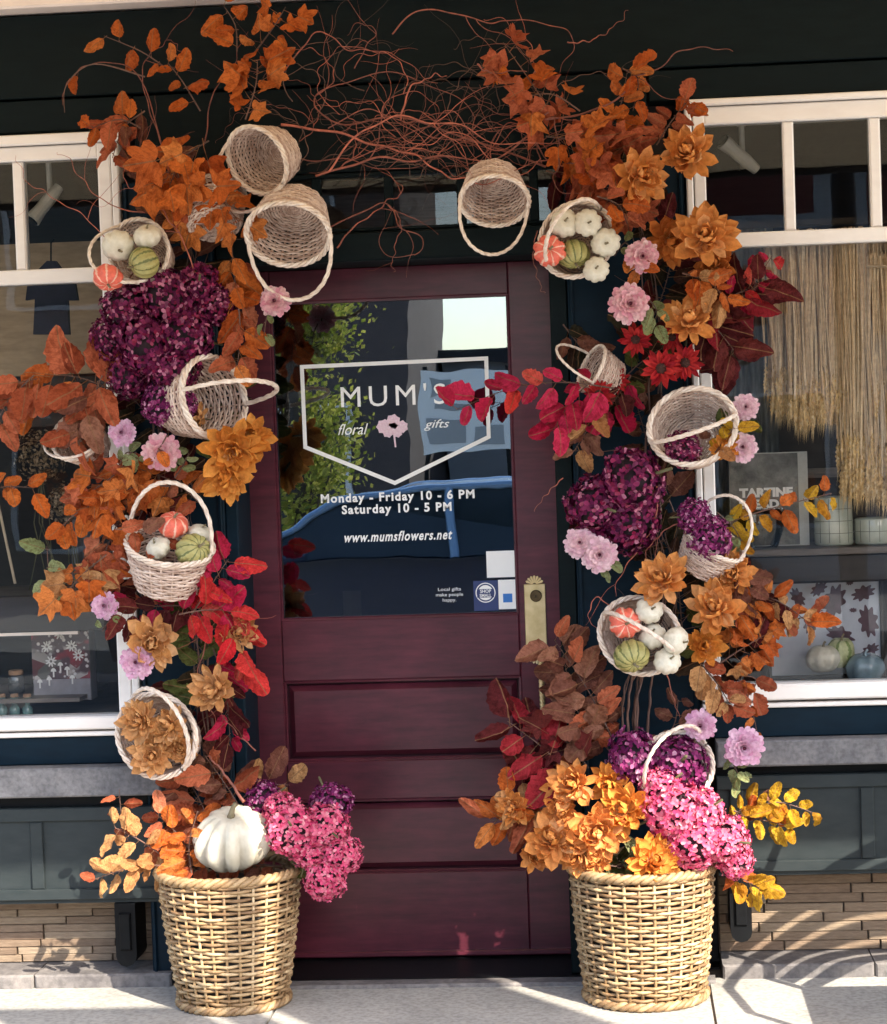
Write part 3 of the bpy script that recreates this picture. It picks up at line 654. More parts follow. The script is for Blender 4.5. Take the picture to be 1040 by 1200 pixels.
for s, py, px, wd in (('TARTINE', 577, 898, 62), ('BREAD', 591, 890, 46)):
    o = text('title_lettering', s, px, py, wd, m_vinyl, None, Y=0.295, size=0.05, off=0.003, hscale=11); o.parent = t; o.location = Vector(o.location)-Vector(t.location)
def potmat():
    m, nt, b = newmat('glazed_grid_pottery'); tc = nt.nodes.new('ShaderNodeTexCoord'); n = noise(nt, 12, 4)
    col = ramp(nt, n, [(0.35, (0.46, 0.48, 0.38)), (0.65, (0.60, 0.60, 0.50))]); nt.links.new(col, b.inputs['Base Color'])
    b.inputs['Roughness'].default_value = 0.2; b.inputs['Coat Weight'].default_value = 0.4; return m
m_pot = potmat(); m_line = plain('grey_glaze_line', (0.13, 0.14, 0.11), (0.08, 0.09, 0.07), 0.3, 40, None, 0)
def pot(px0, px1, pyt, label, Y=0.27):
    a, c = at(px0, 640, Y), at(px1, pyt, Y); r = (c.x-a.x)/2; cx = (a.x+c.x)/2; h = c.z-zc; T = Matrix.Translation((cx, Y, zc))
    t = thing('ceramic_pot', label, 'pot', (cx, Y, zc), 'grid-pattern pots on the shelf')
    MB().lathe([(r*0.93, 0), (r, 0.006), (r, h*0.5), (r*0.985, h-0.004), (r*0.95, h), (r*0.9, h-0.004), (r*0.88, h*0.6)], 32, T).build('pot_body', m_pot, t, smooth=True)
    b = MB()
    for k in range(12):
        an = 2*pi*k/12+0.2; b.tube([T @ Vector((r*1.002*cos(an), r*1.002*sin(an), z)) for z in (0.008, h*0.5, h-0.005)], 0.0011, 4)
    k = max(2, int(h/0.035))
    for i in range(1, k): b.tube([T @ Vector((r*1.002*cos(2*pi*j/32), r*1.002*sin(2*pi*j/32), h*i/k)) for j in range(32)], 0.0011, 4, closed=True)
    b.build('glaze_lines', m_line, t)
pot(955, 999, 581, 'tall pale green pot with grid lines on the right window shelf')
pot(1002, 1046, 606, 'short wide pale pot beside the tall grid pot')
# glass vase in front of the book
p = at(893, 641, 0.22); t = thing('glass_vase', 'rounded clear glass vase in front of the cookbook', 'vase', (p.x, 0.22, zc))
MB().lathe([(0.045, 0), (0.05, 0.004), (0.066, 0.05), (0.075, 0.10), (0.073, 0.12), (0.069, 0.10), (0.06, 0.05), (0.04, 0.008)], 28, Matrix.Translation((p.x, 0.22, zc)), cap=False).build('vase_glass', m_glass, t, smooth=True)
# framed leaf print, pumpkins
m_print = plain('pale_blue_print_paper', (0.50, 0.52, 0.58), (0.38, 0.40, 0.46), 0.5, 9, None, 0)
m_printleaf = plain('plum_printed_leaf', (0.08, 0.03, 0.05), (0.05, 0.02, 0.03), 0.5, 40, None, 0)
a, c = at(905, 792, 0.33), at(1030, 681, 0.33)
t = thing('leaf_print', 'framed print of plum oak leaves low in the right window', 'framed print', ((a.x+c.x)/2, 0.33, a.z))
MB().box(a.x, c.x, 0.33, 0.335, a.z, c.z).build('print_paper', m_print, t)
fr = MB(); e = 0.012
for q in ((a.x-e, a.x, a.z-e, c.z+e), (c.x, c.x+e, a.z-e, c.z+e)): fr.box(q[0], q[1], 0.32, 0.345, q[2], q[3], 0.002)
for q in ((a.z-e, a.z), (c.z, c.z+e)): fr.box(a.x+0.001, c.x-0.001, 0.321, 0.345, q[0], q[1], 0.002)
fr.build('frame', m_dark, t)
rl = random.Random(8)
for (px, py, s, an) in ((978, 705, 22, 70), (1012, 695, 15, 20), (1018, 728, 20, 100), (985, 745, 19, 150), (960, 690, 12, 40), (950, 730, 14, 80), (1020, 762, 12, 30), (935, 700, 13, 120), (1000, 715, 5, 0), (996, 683, 5, 10)):
    q = at(px, py, 0.3285); b = MB(); r = s/ppm(0.33); pts = []
    for k in range(54):
        u = 2*pi*k/54; rad = r*(0.84+0.16*cos(u*9))*(1.0 if True else 1); x, z = rad*cos(u), 0.60*rad*sin(u); A = R(an); pts.append((q.x+x*cos(A)-z*sin(A), q.y-0.00003*px % 0.0006, q.z+x*sin(A)+z*cos(A)))
    b.add(pts, [tuple(range(54))]); b.build('printed_leaf', m_printleaf, t)
# ------------------------------------------------------------ wicker
def woven_wall(rb, rt, h, rows, N, tr, amp, oval=1.0, belly=0.0, sub=3, tz=0.9):
    b = MB()
    for i in range(rows):
        z = h*(i+0.5)/rows; t = z/h; r = rb+(rt-rb)*t+belly*sin(pi*t); pts = []
        M_ = N*sub; jig = 0.0
        for k in range(M_):
            th = 2*pi*k/M_; q = r+amp*cos(N*th/2+(i % 2)*pi)
            pts.append((q*cos(th), q*oval*sin(th), z+0.16*h/rows*sin(th*3+i*1.7)+0.10*h/rows*sin(th*7+i*4.1)))
        b.tube(pts, tr, 5, closed=True)
    for k in range(N):
        th = 2*pi*(k)/N
        b.tube([((rb+(rt-rb)*t+belly*sin(pi*t))*cos(th), (rb+(rt-rb)*t+belly*sin(pi*t))*oval*sin(th), h*t) for t in (0, 0.25, 0.5, 0.75, 1.0)], tr*1.05, 4)
    return b
def woven_base(rb, tr, oval=1.0, z=0.0):
    b = MB(); rows = max(4, int(rb/(tr*2.3)))
    for i in range(rows):
        r = rb*(i+0.7)/rows; N = max(6, 2*int(2*pi*r/(tr*9))); M_ = max(12, N*3)
        b.tube([(r*cos(2*pi*k/M_), r*oval*sin(2*pi*k/M_), z+tr*0.8*cos(N*pi*k/M_*1.0+(i % 2)*pi)) for k in range(M_)], tr, 4, closed=True)
    for k in range(10):
        th = pi*k/10; b.tube([(rb*cos(th), rb*oval*sin(th), z-tr*0.4), (-rb*cos(th), -rb*oval*sin(th), z-tr*0.4)], tr*0.9, 4)
    return b
def braid(r, z, tr, n, oval=1.0, strands=3, rad=0.006):
    b = MB()
    for s in range(strands):
        pts = []; M_ = n*8
        for k in range(M_):
            th = 2*pi*k/M_; ph = n*th+2*pi*s/strands; q = r+rad*cos(ph)
            pts.append((q*cos(th), q*oval*sin(th), z+rad*sin(ph)))
        b.tube(pts, tr, 5, closed=True)
    return b
SB = dict(rb=0.080, rt=0.108, h=0.115)
me_wall = woven_wall(SB['rb'], SB['rt'], SB['h'], 17, 22, 0.0030, 0.0028, 0.9).mesh('woven_wall', m_wick, True)
me_base = woven_base(SB['rb'], 0.0034, 0.9, 0.003).mesh('woven_base', m_wick, True)
me_rim = braid(SB['rt'], SB['h']+0.003, 0.0040, 10, 0.9, 3, 0.0045).mesh('rim', m_wickh, True)
def handlemesh(hh):
    b = MB(); pts = []; rs = []
    for k in range(33):
        a = pi*k/32; pts.append(Vector((SB['rt']*cos(a)*(1.0+0.04*sin(a)), 0, hh*sin(a)**0.85 if 0 < k < 32 else 0)))
    b.tube(pts, 0.0046, 8)
    for s in range(3):
        q = []
        for k in range(33*3-2):
            t = k/3; i = min(int(t), 31); p = pts[i].lerp(pts[i+1], t-i); ph = k*0.33+s*2.09; ta = (pts[i+1]-pts[i]).normalized(); n1 = Vector((0, 1, 0)); n2 = ta.cross(n1)
            q.append(p+n1*0.0032*cos(ph)+n2*0.0032*sin(ph))
        b.tube(q, 0.0028, 5)
    return b.mesh('handle', m_wickh, True)
me_h = {k: handlemesh(k) for k in (0.13, 0.17)}
def basis(a, hdir):
    a = Vector(a).normalized(); x = Vector(hdir); x = (x-a*x.dot(a)).normalized(); y = a.cross(x)
    return Matrix((x, y, a)).transposed()
def basket(px, py, Y, a, hdir, phi, label, scale=1.0, hh=0.13, handle=True):
    """px,py,Y: where the centre of the rim is; a: way the opening faces; hdir: line of the handle's feet; phi: how far the handle is folded"""
    rim = at(px, py, Y); B = basis(a, hdir); loc = rim-(B @ Vector((0, 0, SB['h'])))*scale
    t = thing('small_wicker_basket', label, 'basket', loc, 'whitewashed handled baskets in the flower garland')
    t.rotation_euler = B.to_euler(); t.scale = (scale,)*3
    for nm_, me in (('woven_wall', me_wall), ('woven_base', me_base)):
        o = inst(nm_, me, t); o['kind'] = 'stuff'
    inst('rim', me_rim, t)
    if handle:
        o = inst('handle', me_h[hh], t); o.location = (0, 0, SB['h']); o.rotation_euler = (R(-phi), 0, 0)
    return t, B, rim
# big rattan baskets
def big_basket(x, y, label, rb, rt, h, rotz, sd):
    t = thing('rattan_basket', label, 'basket', (x, y, GZ), 'large rattan baskets beside the door', (0, 0, rotz))
    o = inst('woven_wall', woven_wall(rb, rt, h-0.03, 29, 30, 0.0050, 0.0050, 1.0, 0.004, 4).mesh('woven_wall', m_rattan, True), t); o.location = (0, 0, 0.015); o['kind'] = 'stuff'
    inst('rim', braid(rt+0.001, h-0.008, 0.0085, 17, 1, 3, 0.008).mesh('rim', m_rattan, True), t)
    inst('foot_braid', braid(rb+0.002, 0.014, 0.0085, 14, 1, 3, 0.007).mesh('foot_braid', m_rattan, True), t)
    inst('shade_insert', MB().lathe([(rb*0.86, 0.01), (rt*0.87, h*0.86), (0.0, h*0.88)], 32, cap=False).mesh('shade_insert', m_dark, True), t)  # dark insert, its colour standing for the shade between the strands
    inst('base_disc', MB().lathe([(rb*0.9, 0.0), (rb*0.92, 0.012)], 32).mesh('base_disc', m_dark), t)
BLX, BLY = -0.655, -0.22; BRX, BRY = 0.560, -0.22
big_basket(BLX, BLY, 'large golden rattan basket left of the door, under the white pumpkin', 0.158, 0.208, 0.405, 0.2, 1)
big_basket(BRX, BRY, 'large golden rattan basket right of the door, full of orange and pink flowers', 0.172, 0.206, 0.395, 1.1, 2)

# ------------------------------------------------------------ pumpkins
from mathutils import noise as mnoise
def pumpkinmesh(ribs, sq, cmat, stemc, name, depth=0.10, seed=0):
    b = MB(); n = ribs*4; m_ = 12; vs = []; fs = []
    for i in range(m_+1):
        ph = pi*i/m_
        for k in range(n):
            th = 2*pi*k/n; groove = abs(cos(ribs*th/2))**0.6 if True else 0
            rr = sin(ph)*(1-depth*(1-groove)*1.6*sin(ph)) ; z = cos(ph)*sq*(1-0.26*math.exp(-(sin(ph)/0.28)**2))
            q = Vector((rr*cos(th), rr*sin(th), z)); k_ = 1+0.10*mnoise.noise(q*1.1+Vector((ribs*3.3, 0, 0)))+0.03*mnoise.noise(q*4)
            vs.append((q.x*k_*(1.04 if ribs % 2 else 1), q.y*k_*0.96, q.z*k_+0.04*q.x))
    for i in range(m_):
        for k in range(n): l = (k+1) % n; fs.append((i*n+k, (i+1)*n+k, (i+1)*n+l, i*n+l))
    b.add(vs, fs); body = b.mesh('pumpkin_body', cmat, True)
    s = MB(); s.tube([(0, 0, sq*0.68), (0.02, 0, sq*0.9), (0.07, 0.02, sq*1.08), (0.16, 0.03, sq*1.2)], [0.13, 0.075, 0.06, 0.075], 7)
    return body, s.mesh('pumpkin_stem', stemc, True)
def stripemat(name, c1, c2, ribs, thin=0.5, c3=None):
    m, nt, b = newmat(name); tc = nt.nodes.new('ShaderNodeTexCoord'); sp = nt.nodes.new('ShaderNodeSeparateXYZ'); nt.links.new(tc.outputs['Object'], sp.inputs[0])
    at2 = nt.nodes.new('ShaderNodeMath'); at2.operation = 'ARCTAN2'; nt.links.new(sp.outputs[1], at2.inputs[0]); nt.links.new(sp.outputs[0], at2.inputs[1])
    n = noise(nt, 5, 5); mu = nt.nodes.new('ShaderNodeMath'); mu.operation = 'MULTIPLY_ADD'; nt.links.new(n, mu.inputs[0]); mu.inputs[1].default_value = 0.30; nt.links.new(at2.outputs[0], mu.inputs[2])
    m2 = nt.nodes.new('ShaderNodeMath'); m2.operation = 'MULTIPLY'; nt.links.new(mu.outputs[0], m2.inputs[0]); m2.inputs[1].default_value = ribs
    cs = nt.nodes.new('ShaderNodeMath'); cs.operation = 'COSINE'; nt.links.new(m2.outputs[0], cs.inputs[0])
    col = ramp(nt, cs.outputs[0], [(thin, c1), (min(0.98, thin+0.22), c2)])
    n2 = noise(nt, 4, 5); v = ramp(nt, n2, [(0.35, (0.8, 0.8, 0.8)), (0.6, (1, 1, 1))]); nt.links.new(mix(nt, 1.0, col, v, 'MULTIPLY'), b.inputs['Base Color'])
    b.inputs['Roughness'].default_value = 0.45; bump(nt, b, n2, 0.3, 0.02); return m
m_pumw = plain('white_pumpkin_skin', (0.66, 0.61, 0.50), (0.54, 0.49, 0.37), 0.45, 2.5, None, 0.25, 0.02)
m_pumo = stripemat('coral_striped_pumpkin_skin', (0.72, 0.13, 0.08), (0.80, 0.46, 0.34), 8, 0.72)
m_pumg = stripemat('green_striped_gourd_skin', (0.38, 0.34, 0.12), (0.13, 0.14, 0.035), 11, 0.60)
m_pstem = plain('dry_pumpkin_stem', (0.26, 0.21, 0.12), (0.14, 0.11, 0.06), 0.8, 3, None, 0.5, 0.03)
PK = {'w': pumpkinmesh(9, 0.80, m_pumw, m_pstem, 'w', 0.07), 'o': pumpkinmesh(8, 0.74, m_pumo, m_pstem, 'o', 0.10), 'g': pumpkinmesh(11, 0.92, m_pumg, m_pstem, 'g', 0.09), 'W': pumpkinmesh(11, 0.84, m_pumw, m_pstem, 'W', 0.20)}
def pumpkin(kind, px, py, rpx, Y, a, label, group='mini pumpkins in the garland baskets', ex=1.0):
    r = rpx/ppm(Y); p = at(px, py, Y); B = basis(a, (0.9, 0.2, 0.35))
    t = thing('mini_pumpkin' if kind != 'W' else 'white_pumpkin', label, 'pumpkin', p, group); t.rotation_euler = B.to_euler(); t.scale = (r, r, r*ex)
    inst('pumpkin_body', PK[kind][0], t); inst('stem', PK[kind][1], t); return t

# ------------------------------------------------------------ flowers
rf = random.Random(21)
def petalmesh(L, W, cup, curl, tip=0.75, nl=5, name='petal', mat=None, seed=0):
    rp_ = random.Random(seed); vs = []; fs = []
    for i in range(nl):
        t = i/(nl-1); w_ = W*(sin(pi*min(1, (t*0.86+0.10)))**tip)*(1.0 if t < 0.99 else 0.12)
        z = curl*t*t*L
        for j, u in enumerate((-1, 0, 1)):
            vs.append((t*L, u*w_/2, z+cup*W*(abs(u)-0.3)*(1-0.4*t)+rp_.uniform(-0.03, 0.03)*L*(t > 0.2)))
    for i in range(nl-1):
        for j in range(2): k = i*3+j; fs.append((k, k+3, k+4, k+1))
    me = bpy.data.meshes.new(name); me.from_pydata(vs, [], fs); me.materials.append(mat); me.polygons.foreach_set('use_smooth', [True]*len(fs)); me.update(); return me
COL = dict(
 apricot=[(0.72, 0.29, 0.07), (0.82, 0.38, 0.12), (0.80, 0.32, 0.08), (0.84, 0.47, 0.20)],
 tan=[(0.64, 0.32, 0.11), (0.76, 0.42, 0.18), (0.70, 0.35, 0.13), (0.80, 0.50, 0.25)],
 gold=[(0.74, 0.29, 0.05), (0.82, 0.37, 0.08), (0.72, 0.25, 0.04)],
 rust=[(0.58, 0.18, 0.04), (0.68, 0.25, 0.06), (0.62, 0.20, 0.045)],
 pink=[(0.78, 0.40, 0.44), (0.84, 0.54, 0.55), (0.74, 0.30, 0.38), (0.86, 0.62, 0.60)],
 lilac=[(0.74, 0.42, 0.58), (0.82, 0.56, 0.68), (0.68, 0.32, 0.50)],
 red=[(0.42, 0.018, 0.025), (0.56, 0.04, 0.035), (0.30, 0.01, 0.02)],
 purple=[(0.05, 0.003, 0.025), (0.13, 0.008, 0.05), (0.08, 0.004, 0.04), (0.26, 0.03, 0.10), (0.05, 0.004, 0.03), (0.24, 0.012, 0.055), (0.54, 0.20, 0.29), (0.12, 0.008, 0.06), (0.34, 0.03, 0.10)],
 violet=[(0.08, 0.006, 0.05), (0.22, 0.02, 0.11), (0.12, 0.010, 0.07), (0.36, 0.06, 0.19), (0.56, 0.28, 0.40)],
 hot=[(0.58, 0.04, 0.13), (0.70, 0.10, 0.21), (0.76, 0.22, 0.31), (0.66, 0.06, 0.17), (0.80, 0.36, 0.40)],
 blush=[(0.80, 0.50, 0.56), (0.85, 0.62, 0.65), (0.74, 0.42, 0.52)],
 l_orange=[(0.64, 0.14, 0.025), (0.74, 0.20, 0.04), (0.52, 0.10, 0.02), (0.78, 0.27, 0.07)],
 l_copper=[(0.50, 0.115, 0.05), (0.62, 0.17, 0.08), (0.34, 0.07, 0.03), (0.68, 0.23, 0.12)],
 l_tan=[(0.60, 0.30, 0.12), (0.70, 0.38, 0.16), (0.50, 0.22, 0.08)],
 l_crimson=[(0.52, 0.013, 0.055), (0.66, 0.035, 0.10), (0.36, 0.008, 0.035)],
 l_dkred=[(0.26, 0.016, 0.028), (0.40, 0.03, 0.04), (0.18, 0.012, 0.02)],
 l_red=[(0.66, 0.02, 0.03), (0.78, 0.06, 0.05), (0.52, 0.015, 0.025), (0.80, 0.13, 0.09)],
 l_burg=[(0.085, 0.012, 0.014), (0.14, 0.02, 0.022), (0.06, 0.010, 0.010), (0.20, 0.035, 0.03)],
 l_brown=[(0.22, 0.085, 0.055), (0.32, 0.13, 0.085), (0.15, 0.05, 0.035), (0.40, 0.18, 0.11)],
 l_yellow=[(0.62, 0.33, 0.02), (0.74, 0.46, 0.04), (0.56, 0.24, 0.02)],
 l_green=[(0.10, 0.13, 0.035), (0.16, 0.18, 0.05), (0.07, 0.09, 0.025)],
 l_sage=[(0.30, 0.36, 0.15), (0.38, 0.42, 0.20), (0.24, 0.28, 0.10)],
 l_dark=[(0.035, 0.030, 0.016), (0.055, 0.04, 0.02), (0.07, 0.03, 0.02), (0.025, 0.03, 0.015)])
MATP = {}
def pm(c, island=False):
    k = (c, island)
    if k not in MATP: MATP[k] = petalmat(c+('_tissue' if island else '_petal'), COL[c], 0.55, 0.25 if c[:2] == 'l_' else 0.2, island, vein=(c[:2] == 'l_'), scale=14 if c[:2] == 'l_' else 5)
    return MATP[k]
m0 = pm('apricot')
petals = [petalmesh(1, 0.56, 0.42, 0.26, 0.55, mat=m0, seed=i) for i in range(3)] + [petalmesh(1, 0.60, 0.50, 0.55, 0.48, mat=m0, seed=5+i) for i in range(2)]
def rot_to(n, spin=0.0):
    n = Vector(n).normalized(); return (n.to_track_quat('Z', 'Y').to_matrix() @ Matrix.Rotation(spin, 3, 'Z')).to_4x4()
def dahlia(px, py, rpx, Y, col, label, n=(0, -1, 0.1), group='silk dahlias in the garland', centre='tan'):
    r = rpx/ppm(Y); p = at(px, py, Y)
    t = thing('dahlia', label, 'flower', p, group)
    t.rotation_euler = rot_to(Vector(n)+Vector((rf.uniform(-.5, .5), 0, rf.uniform(-.3, .5))), rf.random()*6).to_euler(); opn = rf.uniform(-6, 16); t.scale = (r*rf.uniform(1.04, 1.18), r*rf.uniform(1.04, 1.18), r*1.15)
    for ring, (cnt, tilt, L, off) in enumerate(((11, -8, 0.70, 0.0), (11, 10, 0.68, 0.04), (10, 28, 0.62, 0.09), (8, 46, 0.54, 0.14), (6, 62, 0.44, 0.18))):
        for k in range(cnt):
            a = 2*pi*(k+0.5*(ring % 2))/cnt+rf.uniform(-.16, .16); ti = R(tilt+opn+rf.uniform(-18, 18)); l = L*rf.uniform(0.78, 1.10)
            M_ = Matrix.Rotation(a, 4, 'Z') @ Matrix.Translation(((0.30, 0.22, 0.15, 0.10, 0.05)[ring], 0, off)) @ Matrix.Rotation(-ti, 4, 'Y') @ Matrix.Rotation(R(rf.uniform(-18, 18)), 4, 'X') @ Matrix.Diagonal((l, l*rf.uniform(0.85, 1.2), l, 1))
            inst('petal', petals[rf.randrange(5)], t, pm(col), M_)
    inst('flower_centre', centremesh, t, pm(centre, True)); inst('stem', me_stem, t)
    return t
def _centre():
    b = MB()
    for k in range(26):
        g = k*2.4; q = 0.20*math.sqrt(k/26); p = Vector((q*cos(g), q*sin(g), 0.22)); d = Vector((cos(g)*q*3, sin(g)*q*3, 1)).normalized(); s = d.cross(Vector((cos(g), sin(g), 0.1))).normalized()*0.035
        b.add([p-s, p+s, p+d*0.2+s*0.8, p+d*0.24-s*0.8], [(0, 1, 2, 3)])
    b.lathe([(0.24, 0.0), (0.2, 0.16), (0.0, 0.24)], 10, cap=False); return b.mesh('flower_centre', m0, False)
centremesh = _centre()
me_stem = MB().tube([(0, 0, 0.05), (0.02, 0.03, -0.6), (0.05, 0.1, -1.5)], 0.05, 6).mesh('stem', m_stem, True)
# zinnia: many small rounded petals in one part
def zinniamesh(seed, pointed=False):
    r_ = random.Random(seed); b = MB()
    for ring, (cnt, tilt, L) in enumerate(((20, -8, 1.0), (19, 8, 0.90), (17, 24, 0.78), (14, 40, 0.66), (11, 56, 0.52), (8, 72, 0.38))):
        for k in range(cnt):
            a = 2*pi*(k+0.5*(ring % 2))/cnt+r_.uniform(-.1, .1); l = L*r_.uniform(0.88, 1.06); W = 0.34*(0.6+0.4*L); M_ = Matrix.Rotation(a, 4, 'Z') @ Matrix.Translation((0.05, 0, 0.03*ring)) @ Matrix.Rotation(-R(tilt+r_.uniform(-7, 7)), 4, 'Y')
            vs = [(0, -W*.25, 0), (0, W*.25, 0), (l*.5, -W*.5, .04), (l*.5, 0, -.01), (l*.5, W*.5, .04), (l*.86, -W*.46, .05), (l*.9, 0, .02), (l*.86, W*.46, .05), (l*0.98, -W*.2, .03), (l*0.98, W*.2, .03)]
            b.add([M_ @ Vector(v) for v in vs], [(0, 2, 3), (0, 3, 1), (1, 3, 4), (2, 5, 6, 3), (3, 6, 7, 4), (5, 8, 6), (6, 8, 9), (6, 9, 7)])
    return b.mesh('petals', m0, True)
zin = [zinniamesh(s) for s in (1, 2, 3)]
m_yel = plain('purple_flower_disc', (0.16, 0.03, 0.06), (0.09, 0.02, 0.03), 0.9, 20, None, 0.5)
me_disc = MB().lathe([(0.09, 0.12), (0.09, 0.26), (0.04, 0.30), (0.0, 0.29)], 12, cap=False).mesh('disc', m_yel, True)
def zinnia(px, py, rpx, Y, col, label, n=(0, -1, 0.05), group='pink zinnias in the garland'):
    r = rpx/ppm(Y); p = at(px, py, Y); t = thing('zinnia', label, 'flower', p, group)
    t.rotation_euler = rot_to(Vector(n)+Vector((rf.uniform(-.15, .15), 0, rf.uniform(-.15, .15))), rf.random()*6).to_euler(); t.scale = (r,)*3
    o = inst('petals', rf.choice(zin), t, pm(col, True)); inst('disc', me_disc, t); inst('stem', me_stem, t); return t
def coneflower(px, py, rpx, Y, label, n=(0, -1, 0), col='red'):
    r = rpx/ppm(Y); p = at(px, py, Y); t = thing('coneflower', label, 'flower', p, 'dark red coneflowers in the garland')
    t.rotation_euler = rot_to(Vector(n), rf.random()*6).to_euler(); t.scale = (r,)*3
    for ring in range(2):
        for k in range(9):
            a = 2*pi*(k+0.5*ring)/9+rf.uniform(-.12, .12); M_ = Matrix.Rotation(a, 4, 'Z') @ Matrix.Translation((0.1, 0, 0.02+0.03*ring)) @ Matrix.Rotation(-R(rf.uniform(-25, 12)+14*ring), 4, 'Y') @ Matrix.Diagonal((0.9-0.15*ring, 0.52, 0.8, 1))
            inst('petal', petals[rf.randrange(3)], t, pm(col), M_)
    inst('disc', me_cone, t); inst('stem', me_stem, t)
m_cone = plain('dark_cone', (0.10, 0.03, 0.015), (0.04, 0.012, 0.01), 0.9, 14, None, 0.8, 0.05)
me_cone = MB().lathe([(0.26, 0.0), (0.27, 0.12), (0.2, 0.26), (0.08, 0.33), (0.0, 0.34)], 14, cap=False).mesh('disc', m_cone, True)
# hydrangea
def hydrmesh(seed, n=185):
    r_ = random.Random(seed); b = MB()
    for k in range(n):
        z = 1-2*(k+0.5)/n; q = math.sqrt(1-z*z); th = k*2.39996+r_.uniform(-.2, .2)
        d = Vector((q*cos(th), q*sin(th), z)); c_ = d*r_.uniform(0.80, 1.05); d = (d+Vector((r_.uniform(-.35, .35), r_.uniform(-.35, .35), r_.uniform(-.35, .35)))).normalized()
        u = d.orthogonal().normalized(); v = d.cross(u); a0 = r_.random()*6.28; s = r_.uniform(0.125, 0.18)
        s *= 1.1
        for j in range(4):
            a = a0+j*pi/2+r_.uniform(-.12, .12); e1 = u*cos(a)+v*sin(a); e2 = v*cos(a)-u*sin(a); lift = r_.uniform(-0.02, 0.10); q = 1; l = r_.uniform(.85, 1.12)
            vs = [c_, c_+e1*s*.42*l-e2*s*.40+d*lift*.5, c_+e1*s*.85*l-e2*s*.36+d*lift*1.2, c_+e1*s*1.12*l+e2*s*.02+d*lift*.7, c_+e1*s*.85*l+e2*s*.38+d*lift*1.3, c_+e1*s*.42*l+e2*s*.42+d*lift*.5, c_+e1*s*.6*l+d*lift*0.1]
            fs = [(0, q, q+5), (q, q+1, q+5), (q+1, q+2, q+5), (q+2, q+3, q+5), (q+3, q+4, q+5), (q+4, 0, q+5)]
            b.add(vs, fs)
    return b.mesh('florets', m0, True)
hyd = [hydrmesh(s) for s in (1, 2, 3)]
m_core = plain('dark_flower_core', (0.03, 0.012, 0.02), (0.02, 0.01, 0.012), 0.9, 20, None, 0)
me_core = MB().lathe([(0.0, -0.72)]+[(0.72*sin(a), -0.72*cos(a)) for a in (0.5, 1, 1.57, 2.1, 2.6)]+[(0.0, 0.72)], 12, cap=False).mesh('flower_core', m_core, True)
def hydrangea(px, py, rpx, Y, col, label, sq=(1, 1, 1)):
    r = rpx/ppm(Y); p = at(px, py, Y); t = thing('hydrangea_head', label, 'flower', p, 'hydrangea heads in the garland')
    t.rotation_euler = (rf.random()*6, rf.random()*6, rf.random()*6); t.scale = (r*rf.uniform(.92, 1.08), r*rf.uniform(.92, 1.08), r*rf.uniform(.86, 1.0))
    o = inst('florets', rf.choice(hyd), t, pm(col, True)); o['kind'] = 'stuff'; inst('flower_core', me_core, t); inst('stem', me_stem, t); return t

# ------------------------------------------------------------ leaves and sprays
from mathutils import noise as mnoise
def leafmesh(kind, seed):
    """one leaf: ragged outline, folded along the midrib, crumpled, a little curled"""
    r_ = random.Random(seed*7+len(kind)); N = 34
    if kind == 'maple':
        key = [(0, 1.0), (12, .80), (24, .66), (34, .76), (47, .96), (58, .76), (72, .58), (86, .66), (102, .76), (118, .58), (145, .36), (170, .16), (190, .16), (215, .36), (242, .58), (258, .76), (274, .66), (288, .58), (302, .76), (313, .96), (326, .76), (336, .66), (348, .80), (360, 1.0)]
        sk = [q*r_.uniform(.88, 1.10) for a, q in key]; sk[-1] = sk[0]
        def rad(a):
            for i in range(len(key)-1):
                if key[i][0] <= a <= key[i+1][0]:
                    u = (a-key[i][0])/(key[i+1][0]-key[i][0]); return sk[i]*(1-u)+sk[i+1]*u
            return .5
        cx, N = 0.40, 46
        pts = [(cx+0.60*rad(360*k/N)*cos(2*pi*k/N), 0.60*rad(360*k/N)*sin(2*pi*k/N)) for k in range(N)]
    else:
        cx = 0.46; wd = 0.33 if kind == 'oval' else 0.27; asym = r_.uniform(-.12, .12); pts = []
        for k in range(N):
            a = 2*pi*k/N; x = 0.5+0.5*cos(a)
            if kind == 'oval': y = wd*sin(a)*(1.08-0.25*x)
            else: y = math.copysign(wd*abs(sin(a))**1.05*(1.35-0.62*x), sin(a))
            rag = 1+0.07*sin(k*2.9+seed)+r_.uniform(-.07, .07)
            pts.append((x+0.01*sin(k*5.1), y*rag*(1+asym*(1 if y > 0 else -1))))
    fold = r_.uniform(0.15, 1.0)*r_.choice((1, 1, -1)); bend = r_.uniform(-0.9, 0.35); tw = r_.uniform(-0.8, 0.8); off = Vector((seed*3.1, seed*1.7, 0))
    def Z(x, y):
        c_ = mnoise.noise(Vector((x*3.2, y*3.2, 0))+off)*0.24+mnoise.noise(Vector((x*8, y*8, 3))+off)*0.05
        return fold*abs(y)*0.9+bend*x*x*0.7+tw*x*y+c_*(0.35+1.6*abs(y))
    vs = []; fs = []; n = len(pts); L_ = (1.0, 0.72, 0.42)
    for f in L_:
        for x, y in pts:
            X, Y_ = cx+(x-cx)*f, y*f; vs.append((X, Y_, Z(X, Y_)))
    vs.append((cx, 0, Z(cx, 0)))
    for l in range(2):
        for i in range(n): j = (i+1) % n; fs.append((l*n+i, l*n+j, (l+1)*n+j, (l+1)*n+i))
    for i in range(n): fs.append((2*n+i, 2*n+(i+1) % n, 3*n))
    b = MB().add(vs, fs); b.tube([(-0.22, 0, 0.0), (0.0, 0, 0), (0.3, 0, Z(.3, 0)-0.012)], [0.011, 0.012, 0.006], 3)
    return b.mesh('leaf', m0, True)
LEAF = {k: [leafmesh(k, s) for s in range(8)] for k in ('maple', 'oval', 'point')}
rs = random.Random(77)
